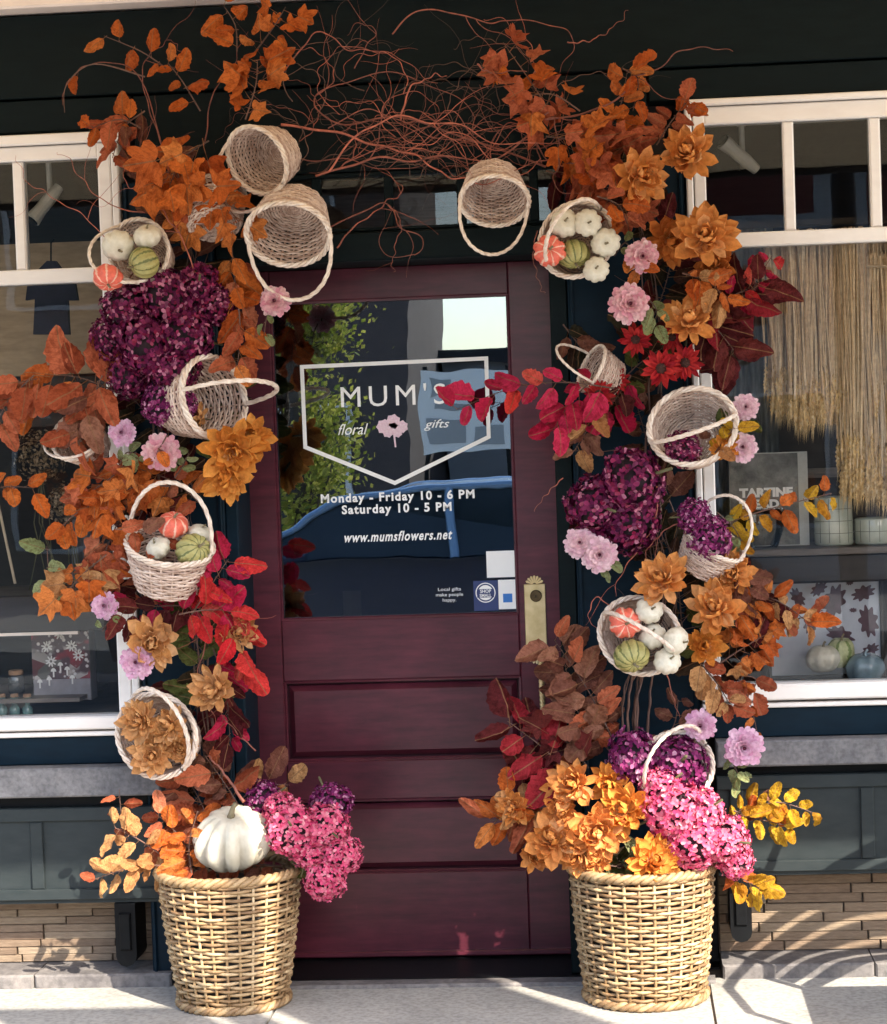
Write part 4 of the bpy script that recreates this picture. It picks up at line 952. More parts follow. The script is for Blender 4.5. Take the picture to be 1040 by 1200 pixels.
def spray(label, kind, col, pts, n, size, Y, col2=None, spread=0.5, twig=None, cat='leaf branch', name='leaf_branch', face=1.0, group='autumn leaf branches in the garland', stemr=0.0022, deep=0.03):
    """a branch along the photo pixels pts, with n leaves about size pixels long"""
    P = [at(x, y, Y[0]+(Y[1]-Y[0])*i/(max(1, len(pts)-1)) if isinstance(Y, tuple) else Y) for i, (x, y) in enumerate(pts)]
    t = thing(name, label, cat, P[0], group); o3 = P[0]
    # smooth path
    path = []
    for i in range(len(P)-1):
        for k in range(6):
            u = k/6; a = P[max(0, i-1)]; b_ = P[i]; c_ = P[i+1]; d = P[min(len(P)-1, i+2)]
            path.append(0.5*((2*b_)+(c_-a)*u+(2*a-5*b_+4*c_-d)*u*u+(3*b_-a-3*c_+d)*u**3))
    path.append(P[-1])
    st = MB(); st.tube([p-o3 for p in path], [stemr*(1.2-0.8*i/len(path)) for i in range(len(path))], 5)
    if n > 3: n = int(n*1.35)
    for k in range(n):
        u = (k+rs.uniform(0.1, 0.9))/n; f = 0.08+0.92*u; idx = f*(len(path)-1); i = min(int(idx), len(path)-2); p = path[i].lerp(path[i+1], idx-i); ta = (path[i+1]-path[i]).normalized()
        L = size*0.80/ppm(P[0].y)*rs.uniform(0.68, 1.2)
        side = 1 if k % 2 else -1
        nv = Vector((rs.uniform(-.8, .8), -1, rs.uniform(-.35, .75)*face)).normalized()        # leaf face
        d = (ta*rs.uniform(0.2, 0.9)+ta.cross(nv).normalized()*side*rs.uniform(0.3, 1.2)+Vector((0, 0, -0.35))).normalized()
        d = (d-nv*d.dot(nv)*rs.uniform(0.5, 1)).normalized(); y = nv.cross(d).normalized(); z = d.cross(y)
        base = p+Vector((0, rs.uniform(-deep, deep*0.6), 0))+d*L*(0.08+spread*rs.random()*0.4)
        M_ = Matrix((d, y, z)).transposed().to_4x4(); M_.translation = base-o3
        cc = col2 if (col2 and rs.random() < 0.4) else col
        inst('leaf', rs.choice(LEAF[kind]), t, pm(cc), M_ @ Matrix.Diagonal((L, L*rs.uniform(.85, 1.15), L, 1)))
        q = base-o3-d*L*0.18; st.tube([p-o3, (p-o3).lerp(q, 0.6)+Vector((0, 0, 0.002)), q], stemr*0.45, 4)
    st.build('branch', twig or m_twigd, t, world=False)
    return t
# ============================================================ the arrangement
# baskets: px, py of the rim centre, depth, way the opening faces, line of the handle's feet, fold of the handle
BK = [
 (302, 188, -.27, (-.42, -.80, -.28), (.72, -.1, -.60), -66, 'empty wicker basket highest on the left, facing out, handle folded down', 0.97, .17),
 (338, 274, -.30, (-.05, -.72, -.62), (.98, .1, .25), -60, 'empty wicker basket directly below the top left one, woven base showing inside', 1.13, .17),
 (247, 232, -.16, (-.2, .55, .8), (.9, 0, -.3), 60, 'wicker basket turned away behind the orange maple leaves, only its woven base showing', 0.95, .13),
 (580, 235, -.27, (.05, -.68, -.66), (.90, .1, -.30), -42, 'empty wicker basket right of the arch centre, handle hanging down', 0.92, .17),
 (163, 294, -.24, (-.15, -.93, .20), (.55, 0, -.83), -50, 'wicker basket with four pumpkins at the upper left window corner', 0.92, .17),
 (676, 281, -.27, (-.05, -.96, .12), (.62, 0, .78), 16, 'wicker basket of white pumpkins at the upper right of the door', 1.04, .17),
 (694, 432, -.20, (-.80, -.35, .45), (.30, .9, .3), 0, 'shadowed wicker basket on its side, handle reaching toward the door glass', 0.72, .17),
 (250, 466, -.26, (.84, -.52, .10), (.50, .85, -.16), 4, 'empty wicker basket by the left door edge, long handle pointing right', 1.24, .17),
 (90, 512, -.20, (-.30, -.85, .42), (.8, 0, -.4), -60, 'small wicker basket half hidden by copper leaves before the left window', 0.78, .13),
 (199, 640, -.27, (.16, -.42, .86), (.93, -.1, -.24), 6, 'upright wicker basket holding an orange, a green and white pumpkins', 1.18, .17),
 (812, 500, -.27, (-.05, -.93, .30), (.93, 0, .30), -22, 'wicker basket with a purple bloom inside, against the right window frame', 1.16, .17),
 (838, 634, -.25, (.45, -.40, .75), (.60, -.3, -.50), 5, 'tilted wicker basket full of purple hydrangea below the cookbook', 0.86, .17),
 (750, 745, -.27, (-.10, -.97, .10), (.85, 0, -.52), 12, 'round wicker basket with six small pumpkins, right of the door lock', 1.10, .13),
 (184, 862, -.27, (-.10, -.94, .18), (.62, 0, -.74), 38, 'wicker basket stuffed with tan dahlias above the white pumpkin', 1.18, .17),
 (792, 900, -.27, (.15, -.90, .35), (.76, 0, .62), 26, 'wicker basket tipped forward in the right rattan basket behind pink hydrangeas', 1.04, .17),
]
for b_ in BK: basket(*b_[:6], b_[6], b_[7], b_[8])
# pumpkins: kind, px, py, radius px, depth, facing
PKS = [
 ('w', 139, 287, 20, -.30, (.2, -.7, -.5), 'white mini pumpkin at the left in the upper left basket'),
 ('w', 173, 277, 17, -.30, (.1, -.6, .8), 'white mini pumpkin uppermost in the upper left basket'),
 ('g', 169, 308, 20, -.31, (-.8, -.5, -.3), 'green striped gourd in the upper left basket'),
 ('o', 127, 325, 19, -.32, (.1, -.6, -.8), 'coral striped pumpkin hanging at the front of the upper left basket'),
 ('w', 662, 262, 18, -.30, (.1, -1, .2), 'white mini pumpkin at the upper left of the right-hand pumpkin basket'),
 ('w', 689, 261, 17, -.31, (.1, -1, -.1), 'white mini pumpkin topmost middle in the right-hand pumpkin basket'),
 ('w', 710, 284, 18, -.30, (0, -1, -.2), 'white mini pumpkin at the right rim of the upper right basket'),
 ('w', 699, 316, 16, -.31, (0, -1, .1), 'white mini pumpkin lowest in the upper right basket'),
 ('o', 644, 294, 20, -.32, (.1, -1, .1), 'coral striped pumpkin at the left rim of the upper right basket'),
 ('g', 672, 298, 19, -.28, (.2, -.5, -.8), 'pale green gourd between white pumpkins in the upper right basket'),
 ('o', 203, 615, 19, -.30, (.3, -.5, .8), 'coral striped pumpkin in the upright left basket'),
 ('w', 234, 626, 15, -.27, (.5, -.3, .8), 'white mini pumpkin at the right of the upright basket'),
 ('g', 226, 645, 21, -.31, (.6, -.6, .3), 'green striped gourd at the front of the upright basket'),
 ('w', 186, 642, 16, -.31, (-.3, -.7, .6), 'white mini pumpkin at the left of the upright basket'),
 ('o', 733, 730, 20, -.31, (.1, -1, 0), 'coral striped pumpkin in the round basket by the lock'),
 ('w', 761, 715, 17, -.31, (.3, -.9, .2), 'white mini pumpkin at the top of the round basket by the lock'),
 ('g', 740, 769, 21, -.32, (.2, -.8, -.5), 'green striped gourd low in the round basket by the lock'),
 ('w', 765, 746, 17, -.29, (0, -.8, .5), 'white mini pumpkin in the middle of the round basket'),
 ('w', 792, 750, 17, -.33, (.8, -.6, -.2), 'white mini pumpkin poking out right of the round basket'),
 ('w', 782, 775, 17, -.32, (.4, -.9, .4), 'white mini pumpkin lowest right in the round basket'),
]
for k in PKS: pumpkin(*k)
p = at(272, 978, -.29)
pumpkin('W', 272, 983, 47, -.29, (.05, -.32, .95), 'big white pumpkin sitting on the left rattan basket', 'single large pumpkin', 0.97)
p1 = pumpkin('w', 965, 772, 21, .22, (0, -.1, 1), 'white pumpkin with green stripe inside the right window', 'pumpkins in the right window')
m_blug = plain('blue_grey_glaze', (0.22, 0.30, 0.34), (0.16, 0.22, 0.26), 0.15, 3, None, 0, coat=0.5)
PK['b'] = pumpkinmesh(8, 0.75, m_blug, m_blug, 'b', 0.1)
pumpkin('b', 1014, 783, 24, .20, (0, -.1, 1), 'blue grey ceramic pumpkin at the right edge of the window', 'pumpkins in the right window')
m_dkg = stripemat('pale_green_squash_skin', (0.55, 0.56, 0.30), (0.20, 0.26, 0.08), 6, 0.6); PK['s'] = pumpkinmesh(6, 1.1, m_dkg, m_pstem, 's', 0.1)
pumpkin('s', 985, 765, 17, .24, (0.1, -.1, 1), 'tall pale green squash between the window pumpkins', 'pumpkins in the right window')

# hydrangeas
HY = [
 (233, 338, 30, -.20, 'purple', 'dark purple hydrangea head at the top of the left cluster'),
 (195, 348, 34, -.24, 'purple', 'dark purple hydrangea head under the green gourd'),
 (152, 362, 34, -.22, 'purple', 'dark purple hydrangea head under the coral pumpkin, upper left'),
 (254, 358, 26, -.20, 'purple', 'dark purple hydrangea head closest to the left door edge'),
 (128, 400, 27, -.20, 'purple', 'dark purple hydrangea head overlapping the left window pane'),
 (172, 405, 38, -.27, 'purple', 'large plum hydrangea head in the middle of the left cluster'),
 (216, 395, 34, -.26, 'purple', 'plum hydrangea head right of the left cluster centre'),
 (205, 432, 32, -.27, 'purple', 'plum hydrangea head above the basket with the long handle'),
 (150, 442, 27, -.22, 'purple', 'dark purple hydrangea head at the lower left of the left cluster'),
 (190, 472, 25, -.28, 'violet', 'lighter violet hydrangea head touching the long-handled basket'),
 (215, 475, 18, -.30, 'violet', 'small violet hydrangea sprig in front of the long-handled basket rim'),
 (742, 563, 38, -.27, 'purple', 'plum hydrangea head left of the right window, above the others'),
 (700, 592, 36, -.24, 'purple', 'dark purple hydrangea head nearest the door, right side'),
 (738, 612, 34, -.23, 'purple', 'dark purple hydrangea head above the apricot dahlia, right side'),
 (800, 527, 22, -.27, 'purple', 'purple hydrangea head lying inside the right window basket'),
 (814, 605, 22, -.28, 'violet', 'violet hydrangea head in the tilted basket, left part'),
 (832, 632, 28, -.29, 'violet', 'purple hydrangea head spilling over the tilted basket front'),
 (742, 888, 34, -.26, 'violet', 'deep purple hydrangea head at the upper left of the right rattan basket'),
 (792, 898, 36, -.25, 'violet', 'deep purple hydrangea head inside the handled basket, lower right'),
 (790, 950, 38, -.33, 'hot', 'bright pink hydrangea head in front of the handled basket'),
 (815, 985, 34, -.34, 'hot', 'bright pink hydrangea head lowest on the right rattan basket'),
 (850, 985, 31, -.32, 'hot', 'bright pink hydrangea head farthest right'),
 (775, 925, 26, -.31, 'hot', 'bright pink hydrangea head just under the purple ones, right'),
 (310, 937, 24, -.22, 'violet', 'purple hydrangea head behind the big white pumpkin'),
 (388, 942, 25, -.25, 'violet', 'purple hydrangea head behind the pink ones, left rattan basket'),
 (345, 972, 32, -.32, 'hot', 'bright pink hydrangea head touching the big white pumpkin'),
 (382, 968, 28, -.31, 'hot', 'bright pink hydrangea head in the middle of the left pink cluster'),
 (400, 1000, 25, -.31, 'hot', 'bright pink hydrangea head at the right tip of the left pink cluster'),
 (382, 1030, 25, -.32, 'hot', 'bright pink hydrangea head hanging lowest beside the left rattan basket'),
 (825, 950, 27, -.31, 'hot', 'bright pink hydrangea head against the basket handle foot, right'),
 (862, 1008, 22, -.31, 'hot', 'small bright pink hydrangea tip over the right rattan rim'),
 (362, 998, 24, -.31, 'hot', 'bright pink hydrangea head just above the left rattan rim'),
 (330, 950, 22, -.29, 'hot', 'small pink hydrangea head in front of the purple one by the pumpkin'),
]
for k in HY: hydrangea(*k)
# dahlias
DA = [
 (806, 180, 34, -.24, 'apricot', 'apricot dahlia topmost at the right window frame'),
 (750, 207, 33, -.27, 'apricot', 'apricot dahlia above the upper right pumpkin basket'),
 (826, 278, 37, -.27, 'apricot', 'apricot dahlia at the corner of the right window mid rail'),
 (783, 282, 29, -.22, 'rust', 'rust dahlia behind the upper pink zinnia, right side'),
 (808, 378, 31, -.25, 'apricot', 'apricot dahlia above the red coneflowers'),
 (836, 310, 24, -.22, 'rust', 'rust dahlia drooping over the right window glass'),
 (777, 680, 31, -.30, 'apricot', 'apricot dahlia above the round pumpkin basket'),
 (840, 714, 33, -.28, 'apricot', 'large apricot dahlia right of the round pumpkin basket'),
 (858, 672, 27, -.24, 'apricot', 'apricot dahlia at the window frame under the tilted basket'),
 (826, 757, 23, -.24, 'gold', 'golden dahlia below the large apricot one, right side'),
 (848, 525, 17, -.27, 'gold', 'small golden dahlia between the two pink zinnias by the cookbook'),
 (272, 528, 37, -.30, 'gold', 'golden dahlia under the long basket handle, by the door'),
 (296, 512, 26, -.26, 'gold', 'golden dahlia nearest the door stile, left side'),
 (268, 560, 28, -.28, 'gold', 'golden dahlia hanging lowest of the three by the left door edge'),
 (232, 490, 18, -.26, 'tan', 'small tan dahlia inside the long-handled basket'),
 (180, 752, 33, -.28, 'tan', 'tan dahlia above the lilac zinnia at the left window frame'),
 (252, 808, 31, -.29, 'tan', 'tan dahlia right above the basket of tan dahlias'),
 (278, 742, 25, -.24, 'tan', 'tan dahlia among the bright red leaves on the left'),
 (166, 845, 27, -.30, 'tan', 'tan dahlia at the upper left inside the lowest left basket'),
 (200, 852, 27, -.30, 'tan', 'tan dahlia at the upper right inside the lowest left basket'),
 (180, 885, 26, -.30, 'tan', 'tan dahlia at the bottom inside the lowest left basket'),
 (212, 878, 20, -.28, 'tan', 'small tan dahlia by the right rim of the lowest left basket'),
 (672, 920, 31, -.29, 'apricot', 'apricot dahlia highest at the left of the right rattan basket'),
 (648, 985, 33, -.33, 'apricot', 'apricot dahlia hanging left of the right rattan basket'),
 (700, 975, 34, -.34, 'apricot', 'apricot dahlia in the centre of the orange group, right basket'),
 (733, 950, 31, -.33, 'gold', 'sunlit golden dahlia beside the handled basket foot'),
 (764, 1010, 33, -.38, 'gold', 'sunlit golden dahlia over the rim of the right rattan basket'),
 (700, 1008, 22, -.34, 'apricot', 'apricot dahlia half over the right basket rim'),
 (628, 1003, 22, -.30, 'apricot', 'small apricot dahlia lowest at the left of the orange group'),
 (602, 945, 22, -.29, 'apricot', 'small apricot dahlia farthest left above the hanging ones'),
 (676, 1000, 26, -.33, 'apricot', 'apricot dahlia tucked between the two big ones left of the rim'),
 (716, 918, 24, -.28, 'gold', 'golden dahlia just under the deep purple heads'),
 (655, 950, 24, -.29, 'apricot', 'apricot dahlia under the highest one, left of the right basket'),
]
for k in DA: dahlia(*k[:5], k[5])
ZI = [
 (322, 353, 19, -.25, 'pink', 'pink zinnia under the handle of the second left basket'),
 (143, 507, 17, -.26, 'lilac', 'small lilac zinnia under the left purple cluster'),
 (189, 530, 23, -.29, 'pink', 'pink zinnia with an orange leaf over its centre, left side'),
 (123, 710, 17, -.26, 'lilac', 'lilac zinnia over the left window frame'),
 (160, 776, 21, -.31, 'lilac', 'lilac zinnia above the lowest left basket'),
 (753, 300, 20, -.30, 'pink', 'pink zinnia right of the upper right pumpkin basket'),
 (738, 356, 24, -.30, 'pink', 'pink zinnia below the upper right pumpkin basket'),
 (680, 636, 19, -.29, 'blush', 'pale pink zinnia under the purple heads, left of the pair'),
 (703, 650, 22, -.30, 'blush', 'pale pink zinnia under the purple heads, right of the pair'),
 (874, 477, 16, -.24, 'blush', 'pink zinnia right of the window basket rim, upper of two'),
 (870, 524, 18, -.25, 'blush', 'pink zinnia above the cookbook title, lower of two'),
 (821, 850, 19, -.27, 'lilac', 'lilac zinnia behind the lowest right basket handle'),
 (872, 876, 24, -.27, 'lilac', 'lilac zinnia in front of the right stone sill'),
]
for k in ZI: zinnia(*k)
CF = [(775, 432, 25, -.27, 'red coneflower above the right window basket'), (745, 398, 21, -.23, 'dark red coneflower left of the apricot dahlia'),
 (803, 425, 23, -.25, 'red coneflower against the right window frame'), (788, 395, 19, -.22, 'dark red coneflower behind the apricot dahlia, right side'),
 (702, 462, 20, -.26, 'red coneflower over the shadowed basket'), (724, 446, 16, -.22, 'small dark red coneflower in the twigs right of the door')]
for k in CF: coneflower(*k)

# leaves.  (label, kind, colour, path, count, leaf px, depth, second colour)
SP = [
 # dark filling foliage behind both columns
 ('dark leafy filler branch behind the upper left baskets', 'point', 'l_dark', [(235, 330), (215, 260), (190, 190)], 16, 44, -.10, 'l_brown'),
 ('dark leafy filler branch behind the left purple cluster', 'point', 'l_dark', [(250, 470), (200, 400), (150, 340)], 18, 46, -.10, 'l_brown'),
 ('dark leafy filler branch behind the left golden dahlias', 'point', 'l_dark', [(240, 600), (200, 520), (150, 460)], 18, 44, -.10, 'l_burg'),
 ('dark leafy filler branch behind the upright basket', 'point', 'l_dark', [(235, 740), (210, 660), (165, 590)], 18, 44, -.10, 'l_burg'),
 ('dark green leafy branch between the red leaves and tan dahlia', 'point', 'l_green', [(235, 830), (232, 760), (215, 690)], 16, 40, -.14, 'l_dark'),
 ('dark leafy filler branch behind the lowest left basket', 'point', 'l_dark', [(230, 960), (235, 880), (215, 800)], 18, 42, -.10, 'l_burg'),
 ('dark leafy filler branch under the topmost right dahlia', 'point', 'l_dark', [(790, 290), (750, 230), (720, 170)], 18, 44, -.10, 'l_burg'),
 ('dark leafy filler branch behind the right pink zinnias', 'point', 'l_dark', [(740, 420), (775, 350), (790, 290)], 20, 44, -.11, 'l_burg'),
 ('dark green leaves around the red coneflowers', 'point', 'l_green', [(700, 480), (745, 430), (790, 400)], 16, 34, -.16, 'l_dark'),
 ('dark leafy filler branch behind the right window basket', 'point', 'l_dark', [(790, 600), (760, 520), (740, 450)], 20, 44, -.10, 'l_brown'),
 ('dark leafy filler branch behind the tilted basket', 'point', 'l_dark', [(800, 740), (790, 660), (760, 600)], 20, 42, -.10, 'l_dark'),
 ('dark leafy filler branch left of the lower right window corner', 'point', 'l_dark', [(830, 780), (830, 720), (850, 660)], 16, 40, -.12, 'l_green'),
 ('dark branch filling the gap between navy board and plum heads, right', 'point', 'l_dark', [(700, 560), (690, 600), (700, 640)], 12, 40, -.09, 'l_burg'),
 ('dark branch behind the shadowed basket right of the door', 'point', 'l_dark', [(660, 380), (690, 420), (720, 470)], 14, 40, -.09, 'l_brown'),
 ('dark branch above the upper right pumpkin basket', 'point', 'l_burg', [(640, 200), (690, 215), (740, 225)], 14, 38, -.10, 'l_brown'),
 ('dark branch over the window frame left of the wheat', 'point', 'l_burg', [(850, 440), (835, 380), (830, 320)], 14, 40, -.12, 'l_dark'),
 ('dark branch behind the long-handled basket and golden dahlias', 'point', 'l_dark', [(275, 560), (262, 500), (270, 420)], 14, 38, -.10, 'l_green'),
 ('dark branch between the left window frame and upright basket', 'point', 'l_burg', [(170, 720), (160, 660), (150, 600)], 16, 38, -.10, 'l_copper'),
 # top left
 ('orange leaf twig touching the cream cornice, left of two', 'point', 'l_orange', [(278, 60), (276, 30), (262, 6)], 5, 36, -.22),
 ('orange leaf twig touching the cream cornice, right of two', 'maple', 'l_orange', [(300, 60), (322, 30), (335, 8)], 5, 46, -.22),
 ('thin twig with orange leaves pointing left near the top', 'point', 'l_orange', [(195, 80), (165, 60), (122, 42)], 4, 32, -.20),
 ('thin twig with small round orange leaves near the top left', 'oval', 'l_orange', [(235, 130), (214, 95), (198, 75)], 5, 30, -.20),
 ('hanging cluster of orange leaves left of the twig arch', 'maple', 'l_orange', [(288, 140), (300, 100), (302, 70)], 9, 42, -.24),
 ('curved twig with one orange leaf over the left window', 'oval', 'l_orange', [(170, 90), (110, 75), (78, 100), (76, 132)], 1, 34, -.20),
 ('rusty pointed leaves at the top corner of the left window', 'point', 'l_copper', [(165, 150), (140, 140), (108, 150)], 6, 40, -.20, 'l_orange'),
 ('brown drooping leaves beside the left window frame', 'point', 'l_brown', [(170, 130), (145, 150), (132, 185)], 7, 34, -.18, 'l_copper'),
 ('large orange maple leaves left of the highest basket', 'maple', 'l_orange', [(245, 165), (215, 185), (200, 215)], 11, 66, -.27),
 ('rust maple leaves under the large orange ones', 'maple', 'l_orange', [(200, 180), (215, 220), (235, 245)], 10, 52, -.22, 'l_copper'),
 ('orange maple leaves between the two top left baskets', 'maple', 'l_orange', [(235, 215), (260, 235), (280, 260)], 6, 44, -.26),
 ('orange brown leaves down the left of the second basket', 'point', 'l_orange', [(272, 290), (275, 325), (285, 365)], 9, 44, -.22, 'l_copper'),
 ('rust leaves hanging above the long-handled basket', 'point', 'l_orange', [(280, 360), (282, 395), (278, 430)], 7, 40, -.25, 'l_copper'),
 # left window
 ('long copper leaves reaching over the left window glass', 'point', 'l_copper', [(140, 460), (80, 440), (15, 450)], 14, 62, -.24, 'l_orange'),
 ('copper leaves drooping into the small half-hidden basket', 'point', 'l_copper', [(120, 440), (105, 475), (90, 510)], 10, 52, -.25, 'l_brown'),
 ('copper leaf cluster at the left picture edge', 'point', 'l_copper', [(40, 440), (10, 470), (-5, 500)], 6, 56, -.24, 'l_orange'),
 ('small orange leaf tip at the left picture edge above the bottles', 'point', 'l_orange', [(-20, 575), (10, 570), (40, 572)], 5, 34, -.24),
 ('orange leaves left of the pink zinnia with the leaf', 'maple', 'l_orange', [(160, 530), (130, 560), (100, 580)], 11, 46, -.25, 'l_copper'),
 ('orange maple leaves above the upright basket handle', 'maple', 'l_orange', [(200, 570), (160, 570), (120, 590)], 11, 48, -.24, 'l_orange'),
 ('pale olive leaves over the left window glass', 'oval', 'l_sage', [(95, 690), (62, 680), (55, 640)], 4, 34, -.20),
 ('orange leaf pair above the pale olive leaves', 'oval', 'l_orange', [(110, 590), (85, 605), (68, 625)], 4, 34, -.23),
 ('peach orange leaf cluster left of the upright basket', 'maple', 'l_orange', [(125, 650), (95, 675), (78, 695)], 7, 48, -.25, 'l_tan'),
 ('rust leaves between window frame and upright basket', 'maple', 'l_copper', [(150, 590), (130, 630), (115, 670)], 11, 44, -.22, 'l_orange'),
 ('orange leaf lying over the centre of the left pink zinnia', 'oval', 'l_orange', [(196, 510), (185, 530), (180, 540)], 2, 24, -.315),
 ('copper leaves between pink zinnia and upright basket', 'point', 'l_copper', [(235, 590), (205, 565), (165, 550)], 9, 38, -.22, 'l_orange'),
 ('brown leaves draped over the upright basket rim', 'point', 'l_copper', [(135, 620), (165, 622), (190, 632)], 4, 34, -.32, 'l_brown'),
 ('crimson leaves right of the upright basket', 'point', 'l_crimson', [(225, 720), (245, 690), (268, 655)], 9, 42, -.25, 'l_red'),
 ('bright red leaves above the tan dahlia by the door', 'oval', 'l_red', [(210, 720), (240, 715), (275, 715)], 8, 42, -.27, 'l_crimson'),
 ('bright red leaves hanging beside the left door edge', 'oval', 'l_red', [(265, 710), (280, 745), (290, 785)], 8, 38, -.26),
 ('burgundy leaves below the upright basket', 'point', 'l_burg', [(240, 710), (195, 710), (145, 715)], 14, 40, -.22, 'l_crimson'),
 ('burgundy leaves right of the lowest left basket', 'point', 'l_burg', [(250, 760), (265, 810), (270, 870)], 14, 40, -.20, 'l_crimson'),
 ('pink-tipped sage leaves under the left lilac zinnia', 'oval', 'l_sage', [(120, 740), (128, 728), (135, 720)], 4, 20, -.26),
 ('sage leaves under the pink zinnias on the left', 'oval', 'l_sage', [(140, 545), (150, 530), (165, 540)], 5, 22, -.25),
 ('sage leaves right of the left pink zinnia', 'oval', 'l_sage', [(205, 560), (215, 545), (222, 530)], 4, 22, -.26),
 ('sage leaf below the zinnia near the door top', 'oval', 'l_sage', [(318, 360), (312, 375), (310, 392)], 3, 18, -.24),
 # bottom left
 ('rust leaves behind the big white pumpkin', 'point', 'l_copper', [(250, 1000), (240, 950), (215, 905)], 14, 48, -.17, 'l_brown'),
 ('long brown leaves between the lowest left basket and white pumpkin', 'point', 'l_brown', [(290, 960), (265, 920), (240, 885)], 10, 50, -.20, 'l_copper'),
 ('pale orange round leaves left of the rattan basket, upper twig', 'oval', 'l_tan', [(200, 1010), (165, 985), (135, 970)], 8, 34, -.28),
 ('rosy leaf twig rising above the pale orange leaves', 'point', 'l_copper', [(150, 985), (143, 960), (140, 925)], 4, 26, -.26),
 ('pale orange round leaves left of the rattan basket, lower twig', 'oval', 'l_tan', [(200, 1015), (160, 1015), (112, 1030)], 8, 32, -.29, 'l_copper'),
 ('orange red leaves beside the big white pumpkin', 'oval', 'l_orange', [(235, 1020), (215, 985), (185, 955)], 14, 32, -.27, 'l_copper'),
 ('coral leaves overlapping the left of the white pumpkin', 'point', 'l_orange', [(225, 1025), (222, 990), (232, 950)], 9, 34, -.31),
 ('mauve brown leaves between pumpkin and purple hydrangea', 'oval', 'l_brown', [(285, 935), (305, 920), (340, 920)], 4, 46, -.19, 'l_tan'),
 ('green leaves under the left pink hydrangeas', 'oval', 'l_sage', [(330, 1005), (355, 1010), (380, 1000)], 5, 28, -.26, 'l_green'),
 ('copper leaves tucked behind the left rattan rim', 'oval', 'l_copper', [(330, 1015), (270, 1012), (205, 1018)], 14, 36, -.20, 'l_brown'),
 ('brown leaves tucked behind the right rattan rim', 'oval', 'l_brown', [(680, 1012), (750, 1010), (820, 1012)], 14, 34, -.20, 'l_green'),
 # top right
 ('rusty maple leaves topmost right of the twig arch', 'maple', 'l_copper', [(650, 140), (625, 100), (590, 50)], 11, 48, -.22, 'l_orange'),
 ('rust leaf cluster against the twigs above the centre right basket', 'maple', 'l_copper', [(680, 130), (645, 110), (600, 118)], 5, 44, -.24, 'l_orange'),
 ('orange leaves on the long twig reaching up right', 'oval', 'l_orange', [(690, 190), (725, 130), (735, 85)], 8, 38, -.22),
 ('pointed orange leaves hanging from the long right twig', 'point', 'l_orange', [(730, 80), (748, 95), (742, 130)], 5, 32, -.23),
 ('large rust leaves above the white pumpkins basket', 'maple', 'l_copper', [(640, 160), (680, 165), (720, 180)], 13, 56, -.24, 'l_orange'),
 ('rust leaves falling toward the upper right pumpkin basket', 'maple', 'l_copper', [(660, 190), (700, 200), (735, 240)], 10, 44, -.22, 'l_orange'),
 ('rusty leaves over the top corner of the right window', 'point', 'l_copper', [(770, 170), (785, 145), (805, 120)], 9, 34, -.22, 'l_orange'),
 ('orange leaves between upper pumpkin basket and zinnia', 'oval', 'l_orange', [(700, 230), (725, 240), (735, 262)], 5, 34, -.30, 'l_copper'),
 ('sage and orange leaves around the upper right zinnia', 'oval', 'l_sage', [(720, 300), (735, 285), (750, 320)], 6, 24, -.27, 'l_orange'),
 ('sage leaves right of the second pink zinnia', 'oval', 'l_sage', [(760, 350), (770, 365), (765, 385)], 5, 24, -.27),
 ('orange leaves under the dahlia on the right window corner', 'point', 'l_orange', [(800, 320), (830, 330), (850, 350)], 9, 34, -.25, 'l_tan'),
 ('burgundy leaves over the glass left of the wheat', 'point', 'l_burg', [(810, 340), (850, 360), (890, 330)], 13, 52, -.20, 'l_dkred'),
 ('dark burgundy leaves drooping over the right window frame', 'point', 'l_burg', [(800, 350), (835, 380), (860, 410)], 11, 56, -.22),
 ('crimson leaf tips in front of the wheat', 'point', 'l_crimson', [(850, 350), (880, 335), (905, 300)], 8, 28, -.20, 'l_red'),
 # centre right
 ('crimson leaf branch reaching across the door glass', 'oval', 'l_crimson', [(720, 455), (660, 448), (600, 455), (535, 480)], 11, 42, -.28, 'l_red'),
 ('crimson leaves hanging right of the door stile', 'oval', 'l_crimson', [(690, 450), (670, 470), (648, 505)], 8, 38, -.27),
 ('dark crimson leaves beside the red coneflowers', 'oval', 'l_crimson', [(740, 440), (720, 470), (705, 490)], 8, 38, -.20, 'l_burg'),
 ('dry tan brown leaves under the crimson ones', 'point', 'l_brown', [(700, 470), (690, 500), (672, 530)], 8, 36, -.24, 'l_tan'),
 ('brown leaves over the rim of the right window basket', 'point', 'l_green', [(830, 520), (855, 500), (875, 490)], 6, 28, -.23, 'l_brown'),
 ('amber leaves inside the right window basket', 'oval', 'l_yellow', [(835, 535), (850, 515), (862, 500)], 5, 26, -.28, 'l_tan'),
 ('yellow orange leaf twig crossing the cookbook and canister', 'point', 'l_yellow', [(845, 615), (900, 597), (975, 578)], 12, 30, -.20, 'l_orange'),
 ('yellow green leaves beside the tilted basket handle', 'oval', 'l_yellow', [(840, 600), (860, 618), (868, 632)], 4, 24, -.23, 'l_sage'),
 ('sage leaf cluster under the pale pink zinnias', 'oval', 'l_sage', [(700, 640), (716, 655), (712, 668)], 4, 20, -.28),
 ('orange leaf branch over the leaf print in the window', 'point', 'l_orange', [(850, 720), (900, 700), (955, 735)], 14, 34, -.22, 'l_tan'),
 ('small copper leaves in front of the window pumpkin', 'oval', 'l_copper', [(860, 700), (905, 730), (965, 715)], 12, 26, -.20, 'l_orange'),
 ('dark brown leaves right of the large apricot dahlia', 'oval', 'l_burg', [(850, 650), (880, 690), (900, 720)], 9, 40, -.22, 'l_brown'),
 ('peach leaves above the lower right window corner', 'maple', 'l_orange', [(840, 780), (870, 760), (895, 745)], 10, 36, -.24, 'l_tan'),
